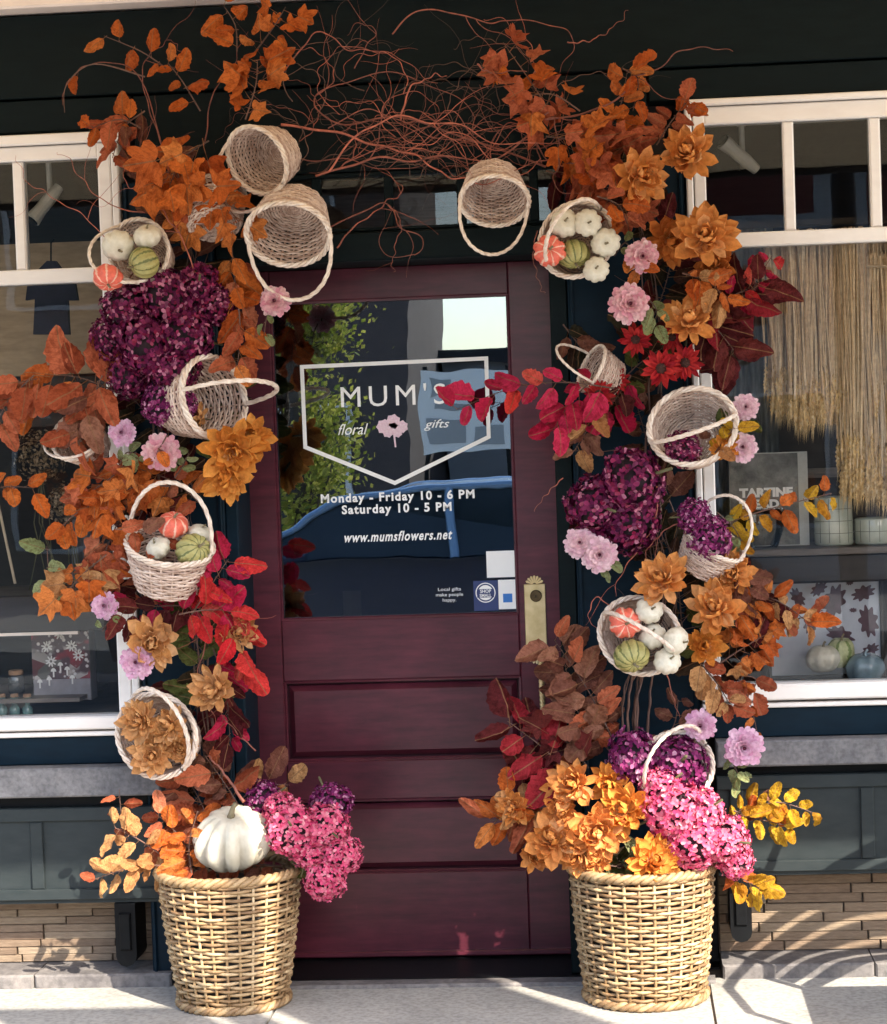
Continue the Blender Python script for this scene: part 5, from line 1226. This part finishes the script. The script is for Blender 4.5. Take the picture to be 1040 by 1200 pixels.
 ('copper leaves over the right window sill', 'oval', 'l_copper', [(815, 770), (840, 800), (855, 825)], 12, 34, -.24, 'l_tan'),
 ('copper leaf pair on the window sill right of the others', 'oval', 'l_copper', [(850, 790), (885, 795), (880, 815)], 5, 34, -.22),
 ('thin twig with three small orange leaves above the lilac zinnia', 'oval', 'l_orange', [(862, 790), (878, 820), (888, 860)], 4, 22, -.22),
 ('dusty brown leaves right of the brass lock', 'point', 'l_brown', [(720, 870), (690, 810), (650, 750)], 17, 46, -.22, 'l_copper'),
 ('dusty brown upright leaves left of the vine stems', 'oval', 'l_brown', [(715, 880), (680, 840), (660, 770)], 14, 42, -.20, 'l_brown'),
 ('brown leaves behind the vine stems, lower right', 'point', 'l_brown', [(770, 880), (790, 850), (795, 820)], 6, 30, -.18),
 # bottom right
 ('large dark red leaves in front of the door panel', 'point', 'l_dkred', [(665, 905), (635, 875), (595, 845)], 9, 60, -.24, 'l_burg'),
 ('rust red leaves above the highest orange dahlia of the right basket', 'maple', 'l_copper', [(690, 900), (665, 870), (640, 860)], 9, 44, -.22, 'l_burg'),
 ('dark red leaves under the dark red tips, beside the door', 'oval', 'l_burg', [(690, 920), (650, 910), (615, 905)], 10, 44, -.20, 'l_dkred'),
 ('orange brown leaves farthest left of the right basket', 'point', 'l_orange', [(680, 960), (630, 955), (575, 962)], 12, 44, -.27, 'l_copper'),
 ('pale orange leaf cluster above the farthest left leaves', 'oval', 'l_tan', [(640, 950), (618, 940), (595, 935)], 6, 36, -.28, 'l_orange'),
 ('sage leaves below the lilac zinnia on the right', 'oval', 'l_sage', [(855, 880), (862, 900), (870, 915)], 6, 22, -.25),
 ('sunlit yellow leaves right of the pink hydrangeas, near twig', 'oval', 'l_yellow', [(860, 950), (890, 960), (925, 968)], 9, 30, -.25),
 ('golden brown leaves at the tip of the long yellow twig', 'oval', 'l_yellow', [(870, 955), (910, 940), (960, 955)], 9, 26, -.23, 'l_orange'),
 ('ochre leaves above the yellow ones by the dark panel', 'point', 'l_yellow', [(855, 960), (875, 945), (900, 935)], 6, 28, -.22, 'l_brown'),
 ('bright yellow leaves in front of the right iron bracket', 'oval', 'l_yellow', [(845, 1015), (870, 1030), (890, 1040)], 9, 34, -.28, 'l_orange'),
 ('green leaves between the dahlias over the right rattan rim', 'oval', 'l_green', [(700, 1010), (725, 1015), (750, 1000)], 8, 26, -.28, 'l_sage'),
]
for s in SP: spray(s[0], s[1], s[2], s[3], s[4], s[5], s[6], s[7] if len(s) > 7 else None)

# ------------------------------------------------------------ curly willow
rc = random.Random(5)
def willow(pts, Y, label, r0=0.0032, wig=0.02, forks=2, mat=None, group='curly willow twigs woven into the arch', name='willow_twig'):
    P = [at(x, y, (Y[0]+(Y[1]-Y[0])*i/(len(pts)-1)) if isinstance(Y, tuple) else Y) for i, (x, y) in enumerate(pts)]
    t = thing(name, label, 'twig', P[0], group); path = []
    f1, f2, p1, p2 = rc.uniform(1.5, 3), rc.uniform(3, 6), rc.random()*6, rc.random()*6
    N = 12; tot = (len(P)-1)*N
    for i in range(len(P)-1):
        a = P[max(0, i-1)]; b_ = P[i]; c_ = P[i+1]; d = P[min(len(P)-1, i+2)]
        for k in range(N):
            u = k/N; g = (i*N+k)/tot; q = 0.5*((2*b_)+(c_-a)*u+(2*a-5*b_+4*c_-d)*u*u+(3*b_-a-3*c_+d)*u**3)
            ta = (c_-b_).normalized(); nn = Vector((-ta.z, 0, ta.x)); am = wig*(0.3+g)
            q = q+nn*(am*sin(f1*g*9+p1)*0.7+am*0.45*sin(f2*g*9+p2))+Vector((0, am*1.2*sin(f2*g*7+p1), 0)); path.append(q)
    o3 = P[0]; mb = MB(); n = len(path)
    r0 *= (0.66 if .002 < r0 < .0058 and 'vine' not in name else 0.85)
    mb.tube([p-o3 for p in path], [r0*(1.15-0.85*i/n) for i in range(n)], 6)
    for f in range(forks):
        i = rc.randrange(n//5, n-4); q = path[i].copy(); d = (path[i+1]-path[i]).normalized(); an = rc.choice((-1, 1))*rc.uniform(0.5, 1.1); pp = [q.copy()]; k_ = rc.uniform(-0.22, 0.22)
        L = rc.randrange(8, 20)
        for s in range(L):
            an2 = an*0.5 if s == 0 else k_+rc.uniform(-0.14, 0.14)
            if s == 0: an2 = an
            d = Vector((d.x*cos(an2)-d.z*sin(an2), d.y+rc.uniform(-.1, .1), d.x*sin(an2)+d.z*cos(an2))).normalized(); q = q+d*0.014; pp.append(q.copy())
            if s % 6 == 5: k_ = -k_*rc.uniform(0.4, 1.4)
        rr = r0*(1.1-0.85*i/n)*0.75; mb.tube([p-o3 for p in pp], [rr*(1-0.7*s/len(pp)) for s in range(len(pp))], 5)
    m = mb.build('twig_wood', mat or m_twig, t, smooth=True, world=False); return t
WL = 'reddish curly willow twig tangled in the arch above the door'
# long ones that can be followed
WS = [
 ([(330, 145), (430, 165), (500, 190), (555, 215), (640, 190)], -.22, 'thick red willow twig running level from the highest basket across the arch', .0052, .012, 3),
 ([(370, 205), (440, 188), (520, 185), (600, 195), (680, 190)], -.24, 'red willow twig just above the transom window', .0048, .014, 3),
 ([(640, 195), (560, 165), (470, 140), (400, 145), (370, 120), (400, 95), (460, 85), (520, 110), (560, 140)], -.20, 'red willow twig curling into a wide loop left of the arch centre', .0045, .012, 3),
 ([(385, 200), (430, 150), (480, 138), (540, 150), (600, 170), (660, 165)], -.25, 'red willow twig arched over the transom', .0042, .012, 3),
 ([(470, 140), (480, 105), (505, 90), (525, 88)], -.24, 'pale-ended willow twig pointing right over the arch centre', .004, .006, 0),
 ([(380, 270), (430, 245), (455, 240), (470, 265), (495, 280), (485, 300), (452, 298), (448, 270), (462, 240)], -.20, 'willow twig looping down over the transom toward the door top', .0032, .006, 2),
 ([(455, 240), (470, 260), (462, 295), (460, 320)], -.22, 'thin willow twig end hanging to the top of the door', .0026, .006, 1),
 ([(395, 290), (420, 262), (450, 240), (470, 225), (450, 195)], -.19, 'red willow twig rising from the second basket to the transom', .0036, .008, 2),
 ([(330, 90), (350, 60), (375, 38), (405, 55), (440, 60), (480, 75), (515, 100)], -.18, 'dark willow twig arching high left of the arch centre', .0032, .008, 2),
 ([(415, 80), (430, 55), (440, 35), (425, 28), (405, 40)], -.18, 'short curled willow twig near the cornice', .0026, .006, 1),
 ([(460, 40), (490, 12), (530, 15), (575, 28), (600, 22), (650, 30), (672, 50), (660, 80), (645, 110)], -.18, 'willow twig looping near the cornice above the rusty leaves', .0030, .006, 2),
 ([(560, 75), (575, 85), (620, 82)], -.26, 'pale broken willow stub by the rusty leaves', .004, .004, 0),
 ([(640, 140), (690, 132), (730, 110), (740, 92), (770, 80), (800, 60), (835, 55), (860, 62)], -.24, 'long pale willow twig ending highest at the right', .0042, .005, 1),
 ([(665, 50), (690, 48), (715, 35), (738, 12)], -.20, 'thin willow twig curving up to the cornice at the right', .0028, .006, 0),
 ([(560, 200), (620, 160), (648, 130), (655, 180), (650, 215), (690, 230)], -.24, 'pale willow twig bent through the rusty leaves', .0042, .008, 1),
 ([(150, 330), (180, 270), (165, 200), (168, 170), (178, 140)], -.22, 'willow twig rising past the left window corner', .0030, .008, 2),
 ([(230, 320), (205, 265), (175, 235), (150, 215), (140, 190)], -.24, 'willow twig drooping beside the upper left pumpkin basket', .0032, .008, 3),
 ([(135, 290), (100, 255), (60, 230), (30, 210), (18, 180)], -.22, 'thin willow twig crossing the upper left window pane', .0022, .006, 2),
 ([(170, 250), (130, 240), (100, 215), (80, 185), (65, 180)], -.21, 'second thin willow twig over the upper left window pane', .0020, .006, 1),
 ([(240, 170), (250, 110), (275, 70), (290, 35)], -.16, 'dark twig holding up the orange leaves at the top left', .0032, .006, 2),
 ([(200, 190), (175, 130), (170, 70), (200, 50), (215, 60)], -.15, 'dark twig curling above the left window', .0030, .008, 2),
 ([(190, 170), (160, 85), (110, 75), (80, 95), (74, 125)], -.19, 'arched twig above the left window ending in one leaf', .0026, .004, 0),
 ([(630, 270), (625, 300), (632, 330), (638, 345)], -.24, 'thin twig hanging below the centre right basket', .0022, .005, 0),
 ([(660, 560), (640, 580), (625, 600)], -.24, 'tiny twig end beside the lower right hydrangeas', .0018, .004, 0),
 ([(770, 570), (765, 620), (735, 660), (720, 700)], -.26, 'red twig below the right plum hydrangeas', .0034, .006, 1),
 ([(800, 610), (770, 630), (752, 665), (760, 700)], -.24, 'brown twig left of the tilted basket', .0030, .006, 1),
 ([(720, 715), (700, 700), (690, 720), (700, 740)], -.23, 'thin grey twig left of the round pumpkin basket', .0020, .004, 0),
 ([(782, 790), (790, 820), (800, 850)], -.22, 'thin pale twig under the round pumpkin basket', .0026, .003, 0),
 ([(205, 690), (240, 740), (232, 790), (245, 830), (262, 870)], -.22, 'brown twig running down beside the left tan dahlias', .0034, .006, 2),
 ([(300, 880), (270, 850), (250, 820)], -.24, 'cut twig end by the lower left door stile', .0034, .004, 0),
 ([(286, 940), (262, 905), (243, 885)], -.27, 'thick cut stem between basket and white pumpkin', .0060, .003, 0),
]
for s in WS: willow(s[0], s[1], s[2], s[3], s[4], s[5])
for i in range(18):
    y0 = rc.uniform(130, 205); x0 = rc.uniform(345, 430); y1 = rc.uniform(125, 215); x1 = rc.uniform(540, 690)
    if i % 2: x0, x1 = x1, x0
    pts = [(x0, y0)]
    for k in range(1, 5):
        u = k/5; pts.append((x0+(x1-x0)*u, 168+(y0-172)*(1-u)*0.6+(y1-172)*u*0.6+rc.uniform(-40, 26)))
    pts.append((x1, y1))
    willow(pts, rc.uniform(-.26, -.12), 'thin curly willow twig in the dense tangle between the baskets above the door', rc.uniform(.0013, .0026), rc.uniform(.010, .024), 2, m_twig if i % 3 else m_twigd, group='thin willow twigs in the tangle')
for i in range(30):
    x0 = rc.uniform(330, 640); y0 = rc.uniform(100, 200); a = rc.uniform(0.3, 2.8); pts = [(x0, y0)]; x, y = x0, y0; cu = rc.choice((-1, 1))*rc.uniform(.35, .75)
    for k in range(6):
        x += 24*cos(a); y -= 20*sin(a); a += cu; pts.append((x, max(12, y)))
    willow(pts, rc.uniform(-.22, -.10), 'dim curly willow twig looping up against the dark boards over the arch', rc.uniform(.0012, .0022), .008, 2, m_twigd if i % 2 else m_twig, group='dim twigs against the dark boards')
# vine stems that hold the columns
def vine(pts, Y, label, r0, grp): willow(pts, Y, label, r0, .005, 1, m_twigd, grp, 'vine_stem')
for i in range(9):
    dx = rc.uniform(-20, 20); vine([(745+dx*0.8, 880), (742+dx, 830), (752+dx*0.9, 780), (775+dx, 700), (770+dx*.5, 620)], rc.uniform(-.2, -.14), 'brown vine stem in the upright bundle rising out of the right rattan basket', rc.uniform(.003, .0055), 'right vine bundle')
for i in range(5):
    dx = rc.uniform(-15, 15); vine([(265+dx, 1000), (245+dx, 900), (232+dx, 800), (228+dx, 700), (205+dx, 600)], rc.uniform(-.16, -.1), 'brown vine stem rising behind the left column of flowers', rc.uniform(.003, .005), 'left vine bundle')
for i in range(4):
    dx = rc.uniform(-15, 15); vine([(770+dx, 620), (765+dx, 540), (770+dx, 450), (765+dx, 350), (740+dx, 240)], rc.uniform(-.14, -.09), 'brown vine stem behind the upper part of the right flower column', rc.uniform(.003, .005), 'right upper vines')
for i in range(4):
    dx = rc.uniform(-15, 15); vine([(205+dx, 600), (190+dx, 500), (205+dx, 400), (230+dx, 300), (225+dx, 210)], rc.uniform(-.14, -.09), 'brown vine stem behind the upper part of the left flower column', rc.uniform(.003, .005), 'left upper vines')
# ------------------------------------------------------------ awning over the pavement (casts the shade on the upper front)
m_awn = petalmat('cream_canvas', [(0.82, 0.73, 0.58), (0.80, 0.71, 0.56)], 0.9, 0.5)
AX0, AX1, AY, AZ = -3.2, 3.2, -2.25, 2.65
t = thing('shop_awning', 'cream canvas awning over the pavement above the shop windows', 'awning', (0, 0, 3.4))
sl_ = (3.42-AZ)/(0-AY)
for i in range(8):
    x0 = AX0+(AX1-AX0)*i/8; x1 = AX0+(AX1-AX0)*(i+1)/8-0.002
    MB().add([(x0, 0.0-0.14, 3.42-0.14*sl_), (x1, -0.14, 3.42-0.14*sl_), (x1, AY, AZ), (x0, AY, AZ), (x0, -0.14, 3.427-0.14*sl_), (x1, -0.14, 3.427-0.14*sl_), (x1, AY, AZ+0.007), (x0, AY, AZ+0.007)],
        [(0, 3, 2, 1), (4, 5, 6, 7), (0, 1, 5, 4), (1, 2, 6, 5), (2, 3, 7, 6), (3, 0, 4, 7)]).build('canvas_strip', m_awn, t)
MB().tube([(AX0, AY, AZ), (AX1, AY, AZ)], 0.022, 10).build('front_bar', m_black, t)
for x in (AX0+0.1, AX1-0.1): MB().tube([(x, -0.05, 2.9), (x, -1.4, 2.85), (x, AY, AZ)], 0.016, 8).build('folding_arm', m_black, t)
# ------------------------------------------------------------ the street across, seen mirrored in the glass
m_tan2 = plain('tan_render', (0.30, 0.24, 0.18), (0.24, 0.19, 0.14), 0.9, 2, None, 0.3)
m_brn = plain('dark_brick_wall', (0.11, 0.08, 0.07), (0.08, 0.06, 0.055), 0.9, 4, None, 0.4)
m_gry = plain('pale_grey_render', (0.42, 0.42, 0.42), (0.36, 0.36, 0.36), 0.9, 2, None, 0.3)
m_roof = plain('slate_roof', (0.06, 0.06, 0.065), (0.04, 0.04, 0.045), 0.8, 12, (1, 6, 1), 0.3)
m_winb = plain('dark_window_glass', (0.03, 0.04, 0.05), (0.02, 0.03, 0.035), 0.08, 3, None, 0)
def building(name, label, x0, x1, y0, h, wall, rows, cols):
    t = thing(name, label, 'building', ((x0+x1)/2, y0, GZ))
    MB().box(x0, x1, y0-6, y0, GZ-0.3, h).build('wall', wall, t); MB().box(x0-0.15, x1+0.15, y0-6.1, y0+0.2, h+0.002, h+0.25).build('roof', m_roof, t)
    for r in range(rows):
        for c_ in range(cols):
            xc = x0+(x1-x0)*(c_+0.5)/cols; zc_ = 1.2+2.9*r; f = MB()
            ww, hh = min(0.7, (x1-x0)/cols*0.32), 0.75
            for q in ((xc-ww-.06, xc-ww, zc_-hh-.06, zc_+hh+.06), (xc+ww, xc+ww+.06, zc_-hh-.06, zc_+hh+.06), (xc-ww, xc+ww, zc_+hh, zc_+hh+.06), (xc-ww, xc+ww, zc_-hh-.06, zc_-hh)): f.box(q[0], q[1], y0+0.003, y0+0.06, q[2], q[3])
            fo = f.build('window', m_white, t); MB().box(xc-ww, xc+ww, y0+0.003, y0+0.02, zc_-hh, zc_+hh).build('pane', m_winb, fo)
    return t
building('tan_building', 'tan rendered building across the street, mirrored in the left window', -11, -5.0, -19, 5.2, m_tan2, 2, 3)
building('brick_building', 'dark brick building across the street, mirrored in the door glass', -4.9, -1.95, -19, 5.6, m_brn, 2, 1)
building('low_shed', 'low grey shed across the street under open sky', -1.9, 1.2, -24, 2.6, m_gry, 0, 0)
building('grey_building', 'pale grey building across the street, mirrored in the right window', 1.4, 9, -19, 4.6, m_gry, 1, 4)
building('far_row_house', 'brown row house at the far left across the street', -24, -11.4, -19, 5.8, m_brn, 2, 4)
building('far_row_house', 'grey row house at the far right across the street', 9.4, 24, -19, 5.5, m_gry, 2, 4)
# street tree
m_bark = plain('tree_bark', (0.12, 0.09, 0.07), (0.06, 0.045, 0.035), 0.9, 12, (1, 1, 0.3), 0.8, 0.02)
m_tleaf = petalmat('street_tree_leaves', [(0.26, 0.32, 0.05), (0.42, 0.44, 0.08), (0.55, 0.50, 0.12), (0.16, 0.22, 0.05)], 0.6, 0.5)
def tree(x, y, h, cr, label, n, seed):
    r_ = random.Random(seed); t = thing('street_tree', label, 'tree', (x, y, GZ)); b = MB(); b.tube([(x, y, GZ), (x+.05, y, h*.3), (x-.03, y+.05, h*.6), (x, y, h*.9)], [0.13, 0.10, 0.07, 0.02], 10)
    lf = MB()
    for k in range(16):
        z = h*r_.uniform(.18, .85); a = r_.random()*6.28; e = Vector((x+cr*.8*cos(a), y+cr*.8*sin(a), z+r_.uniform(.1, .5))); b.tube([(x, y, z-.1), ((x+e.x)/2, (y+e.y)/2, z+.1), e], [0.04, 0.025, 0.008], 6)
        for j in range(n):
            c_ = e.lerp(Vector((x, y, z)), r_.random()*0.6)+Vector((r_.gauss(0, cr*.25), r_.gauss(0, cr*.25), r_.gauss(0, cr*.25))); d = Vector((r_.gauss(0, 1), r_.gauss(0, 1), r_.gauss(0, 1))).normalized(); u = d.orthogonal().normalized(); v = d.cross(u); s = r_.uniform(.018, .04)
            lf.add([c_-u*s, c_+v*s*.6, c_+u*s, c_-v*s*.6], [(0, 1, 2, 3)])
    b.build('trunk', m_bark, t, smooth=True); o = lf.build('crown', m_tleaf, t); o['kind'] = 'stuff'
tree(-2.25, -11.6, 4.0, 0.55, 'small yellow green street tree across the road, mirrored in the door glass', 520, 1)
tree(6.5, -11.8, 4.6, 1.0, 'small street tree across the road toward the right', 200, 2)
tree(-8.5, -11.8, 4.6, 1.0, 'small street tree across the road toward the left', 200, 3)
# parked car
m_car = plain('dark_blue_car_paint', (0.007, 0.02, 0.055), (0.006, 0.018, 0.05), 0.18, 3, None, 0, coat=1.0)
m_carshine = plain('pale_blue_car_highlight', (0.22, 0.36, 0.55), (0.2, 0.33, 0.5), 0.2, 3, None, 0, coat=1.0)  # pale blue puts the sky's highlights into the roof and pillar colour
m_tyre = plain('tyre_rubber', (0.02, 0.02, 0.02), (0.015, 0.015, 0.015), 0.9, 30, None, 0.3)
m_chrome = plain('chrome', (0.75, 0.75, 0.77), (0.7, 0.7, 0.72), 0.1, 30, None, 0, metal=1.0)
def car(x, y):
    g = GZ-0.16; t = thing('parked_car', 'dark blue hatchback parked across the road, mirrored in the door glass', 'car', (x, y, g))
    side = [(-2.1, .30), (-2.15, .62), (-2.05, .80), (-1.25, .93), (1.75, .93), (2.08, .80), (2.12, .45), (2.05, .30)]
    b = MB(); sec = [(0.0, -0.86, 1), (0.12, -0.90, .98), (0.0, .90, 1)]
    vs = []
    for yy, ins in ((-.84, .03), (-.90, 0), (.90, 0), (.84, .03)):
        for (px_, pz) in side: vs.append((x+px_*(1-ins*.6), y+yy, g+pz-(ins*.4 if pz > .7 else 0)))
    n = len(side); fs = [tuple(range(n))[::-1], tuple(3*n+k for k in range(n))]
    for i in range(3):
        for k in range(n): l = (k+1) % n; fs.append((i*n+k, i*n+l, (i+1)*n+l, (i+1)*n+k))
    b.add(vs, fs).build('body', m_car, t)
    cab = [(-1.25, .935), (-.55, 1.34), (-.1, 1.42), (.7, 1.42), (1.25, 1.34), (1.85, .935)]; c2 = MB(); vs = []
    for yy, s in ((-.66, 1), (.66, 1)):
        for (px_, pz) in cab: vs.append((x+px_, y+(yy if pz > 1.2 else yy*1.25), g+pz))
    n = len(cab); fs = [tuple(range(n))[::-1], tuple(n+k for k in range(n))]+[(k, (k+1) % n, n+(k+1) % n, n+k) for k in range(n)]
    c2.add(vs, fs).build('cabin_glass', m_winb, t)
    rf_ = MB()
    for yy in (-.67, .67):
        rf_.tube([(x+px_, y+(yy if pz > 1.2 else yy*1.25), g+pz+.01) for px_, pz in cab], 0.026, 8)
        rf_.tube([(x+.25, y+yy, g+1.42), (x+.3, y+yy*1.27, g+.93)], 0.028, 8)
    rf_.box(x-.12, x+.75, y-.64, y+.64, g+1.423, g+1.445, 0); rf_.build('roof_and_pillars', m_carshine, t, smooth=False)
    for sx in (-1.35, 1.32):
        for sy in (-.82, .82):
            wm = MB().lathe([(.2, -.1), (.30, -.1), (.32, -.06), (.32, .06), (.30, .1), (.2, .1)], 24, Matrix.Translation((x+sx, y+sy, g+.32)) @ Matrix.Rotation(R(90), 4, 'X')).build('wheel', m_tyre, t, smooth=False)
            MB().lathe([(.2, -.105), (.19, -.085), (.03, -.095), (.0, -.095)], 10, Matrix.Translation((x+sx, y+sy, g+.32)) @ Matrix.Rotation(R(90 if sy < 0 else -90), 4, 'X') , cap=False).build('rim', m_chrome, wm)
    for sy in (-.6, .6):
        MB().box(x-2.165, x-2.10, y+sy-.16, y+sy+.16, g+.60, g+.72).build('headlight', m_lampw, t)
        MB().box(x+2.08, x+2.13, y+sy-.16, y+sy+.16, g+.62, g+.76).build('tail_light', plain('red_lens', (.4, .01, .01), (.35, .01, .01), .2, 5, None, 0), t)
    MB().box(x-1.9, x+1.9, y-.905, y-.902, g+.50, g+.53).build('side_trim', m_chrome, t)
    MB().tube([(x-1.2, y+.905, g+.95), (x-.9, y+1.02, g+.98), (x-.75, y+1.04, g+1.0)], [.02, .05, .05], 8).build('mirror', m_car, t)
car(-0.95, -9.3)
# ------------------------------------------------------------ chair added out of view, right; slats shaped to stripe the wall with light
m_iron = plain('grey_green_chair_paint', (0.10, 0.14, 0.12), (0.07, 0.10, 0.09), 0.5, 25, None, 0.2)
t = thing('unseen_chair', 'metal garden chair added out of view, curved back slats striping the wall with light', 'chair', (1.62, -0.62, GZ))
cx, cy = 1.62, -0.52
def arc(k):
    return [(cx-0.29+0.58*u, cy+0.02*sin(u*pi), 0.36+0.075*k+0.23*u+0.06*sin(u*pi)) for u in [i/12 for i in range(13)]]
for k in range(5):
    A = arc(k); b = MB(); vs = []
    for (x, y, z) in A: vs += [(x, y, z-0.026), (x, y, z+0.026), (x, y+0.006, z+0.026), (x, y+0.006, z-0.026)]
    n = len(A); fs = [(0, 1, 2, 3), (4*n-1, 4*n-2, 4*n-3, 4*n-4)]
    for i in range(n-1):
        for j in range(4): l = (j+1) % 4; fs.append((4*i+j, 4*i+4+j, 4*i+4+l, 4*i+l))
    b.add(vs, fs).build('back_slat', m_iron, t)
MB().tube([(cx-0.31, cy, 0.36), (cx-0.31, cy, 0.78), (cx-0.24, cy, 0.92), (cx, cy, 0.97), (cx+0.24, cy, 0.96), (cx+0.31, cy, 0.84), (cx+0.31, cy, 0.36)], 0.014, 8).build('back_frame', m_iron, t)
MB().box(cx-0.29, cx+0.29, cy-0.52, cy-0.02, 0.37, 0.39).build('seat', m_iron, t)
for sx in (-0.29, 0.29):
    MB().tube([(cx+sx, cy-0.01, 0.36), (cx+sx, cy+0.06, GZ)], 0.013, 8).build('leg', m_iron, t)
    MB().tube([(cx+sx, cy-0.50, 0.37), (cx+sx, cy-0.54, GZ)], 0.013, 8).build('leg', m_iron, t)
    MB().tube([(cx+sx, cy-0.02, 0.60), (cx+sx*1.08, cy-0.25, 0.63), (cx+sx*1.05, cy-0.48, 0.58), (cx+sx, cy-0.5, 0.38)], 0.014, 8).build('armrest', m_iron, t)
# post with two panels, added out of view to shade the pavement
m_ban = plain('shade_cloth', (0.20, 0.05, 0.05), (0.16, 0.04, 0.04), 0.8, 30, None, 0.2)
t = thing('shade_post', 'added kerbside post with two dark red panels, out of view, shading the pavement', 'shade post', (1.56, -3.15, GZ))
MB().tube([(1.56, -3.15, GZ), (1.56, -3.15, 4.6)], [0.07, 0.045], 14).build('post', m_black, t, smooth=True)
MB().tube([(0.74, -3.10, 3.46), (2.6, -3.10, 3.46)], 0.018, 8).build('upper_arm', m_black, t)
MB().box(1.66, 2.5, -3.106, -3.10, 2.02, 3.44).build('shade_panel', m_ban, t)
MB().box(0.80, 1.42, -3.106, -3.10, 2.56, 2.82).build('shade_panel', m_ban, t)
MB().tube([(0.80, -3.103, 2.83), (0.80, -3.103, 3.45)], 0.004, 5).tube([(1.42, -3.103, 2.83), (1.42, -3.103, 3.45)], 0.004, 5).build('hanging_wire', m_black, t)
MB().lathe([(0.05, 4.6), (0.16, 4.68), (0.18, 4.86), (0.05, 4.98)], 16, Matrix.Translation((1.56, -3.15, 0))).build('lamp_head', m_lampw, t)  # top of the added post, gives no light
# white board added across the road to mirror as a pale patch
t = thing('pale_board', 'white board added across the road, mirrored as a pale patch beside the shop name', 'board', (-0.95, -15, GZ))
MB().box(-1.45, -0.50, -15.03, -15, 1.45, 2.25).build('board', m_vinyl, t)
for x in (-1.4, -0.55): MB().tube([(x, -15.05, GZ), (x, -15.05, 2.3)], 0.03, 8).build('post', m_black, t)
for x0_, x1_, z0_, z1_ in ((-1.38, -1.0, 1.55, 1.80), (-0.92, -0.58, 1.50, 1.72), (-1.30, -0.75, 1.88, 1.93), (-1.36, -1.12, 2.0, 2.18)): MB().box(x0_, x1_, -14.999, -14.996, z0_, z1_).build('board_patch', m_gry, t)
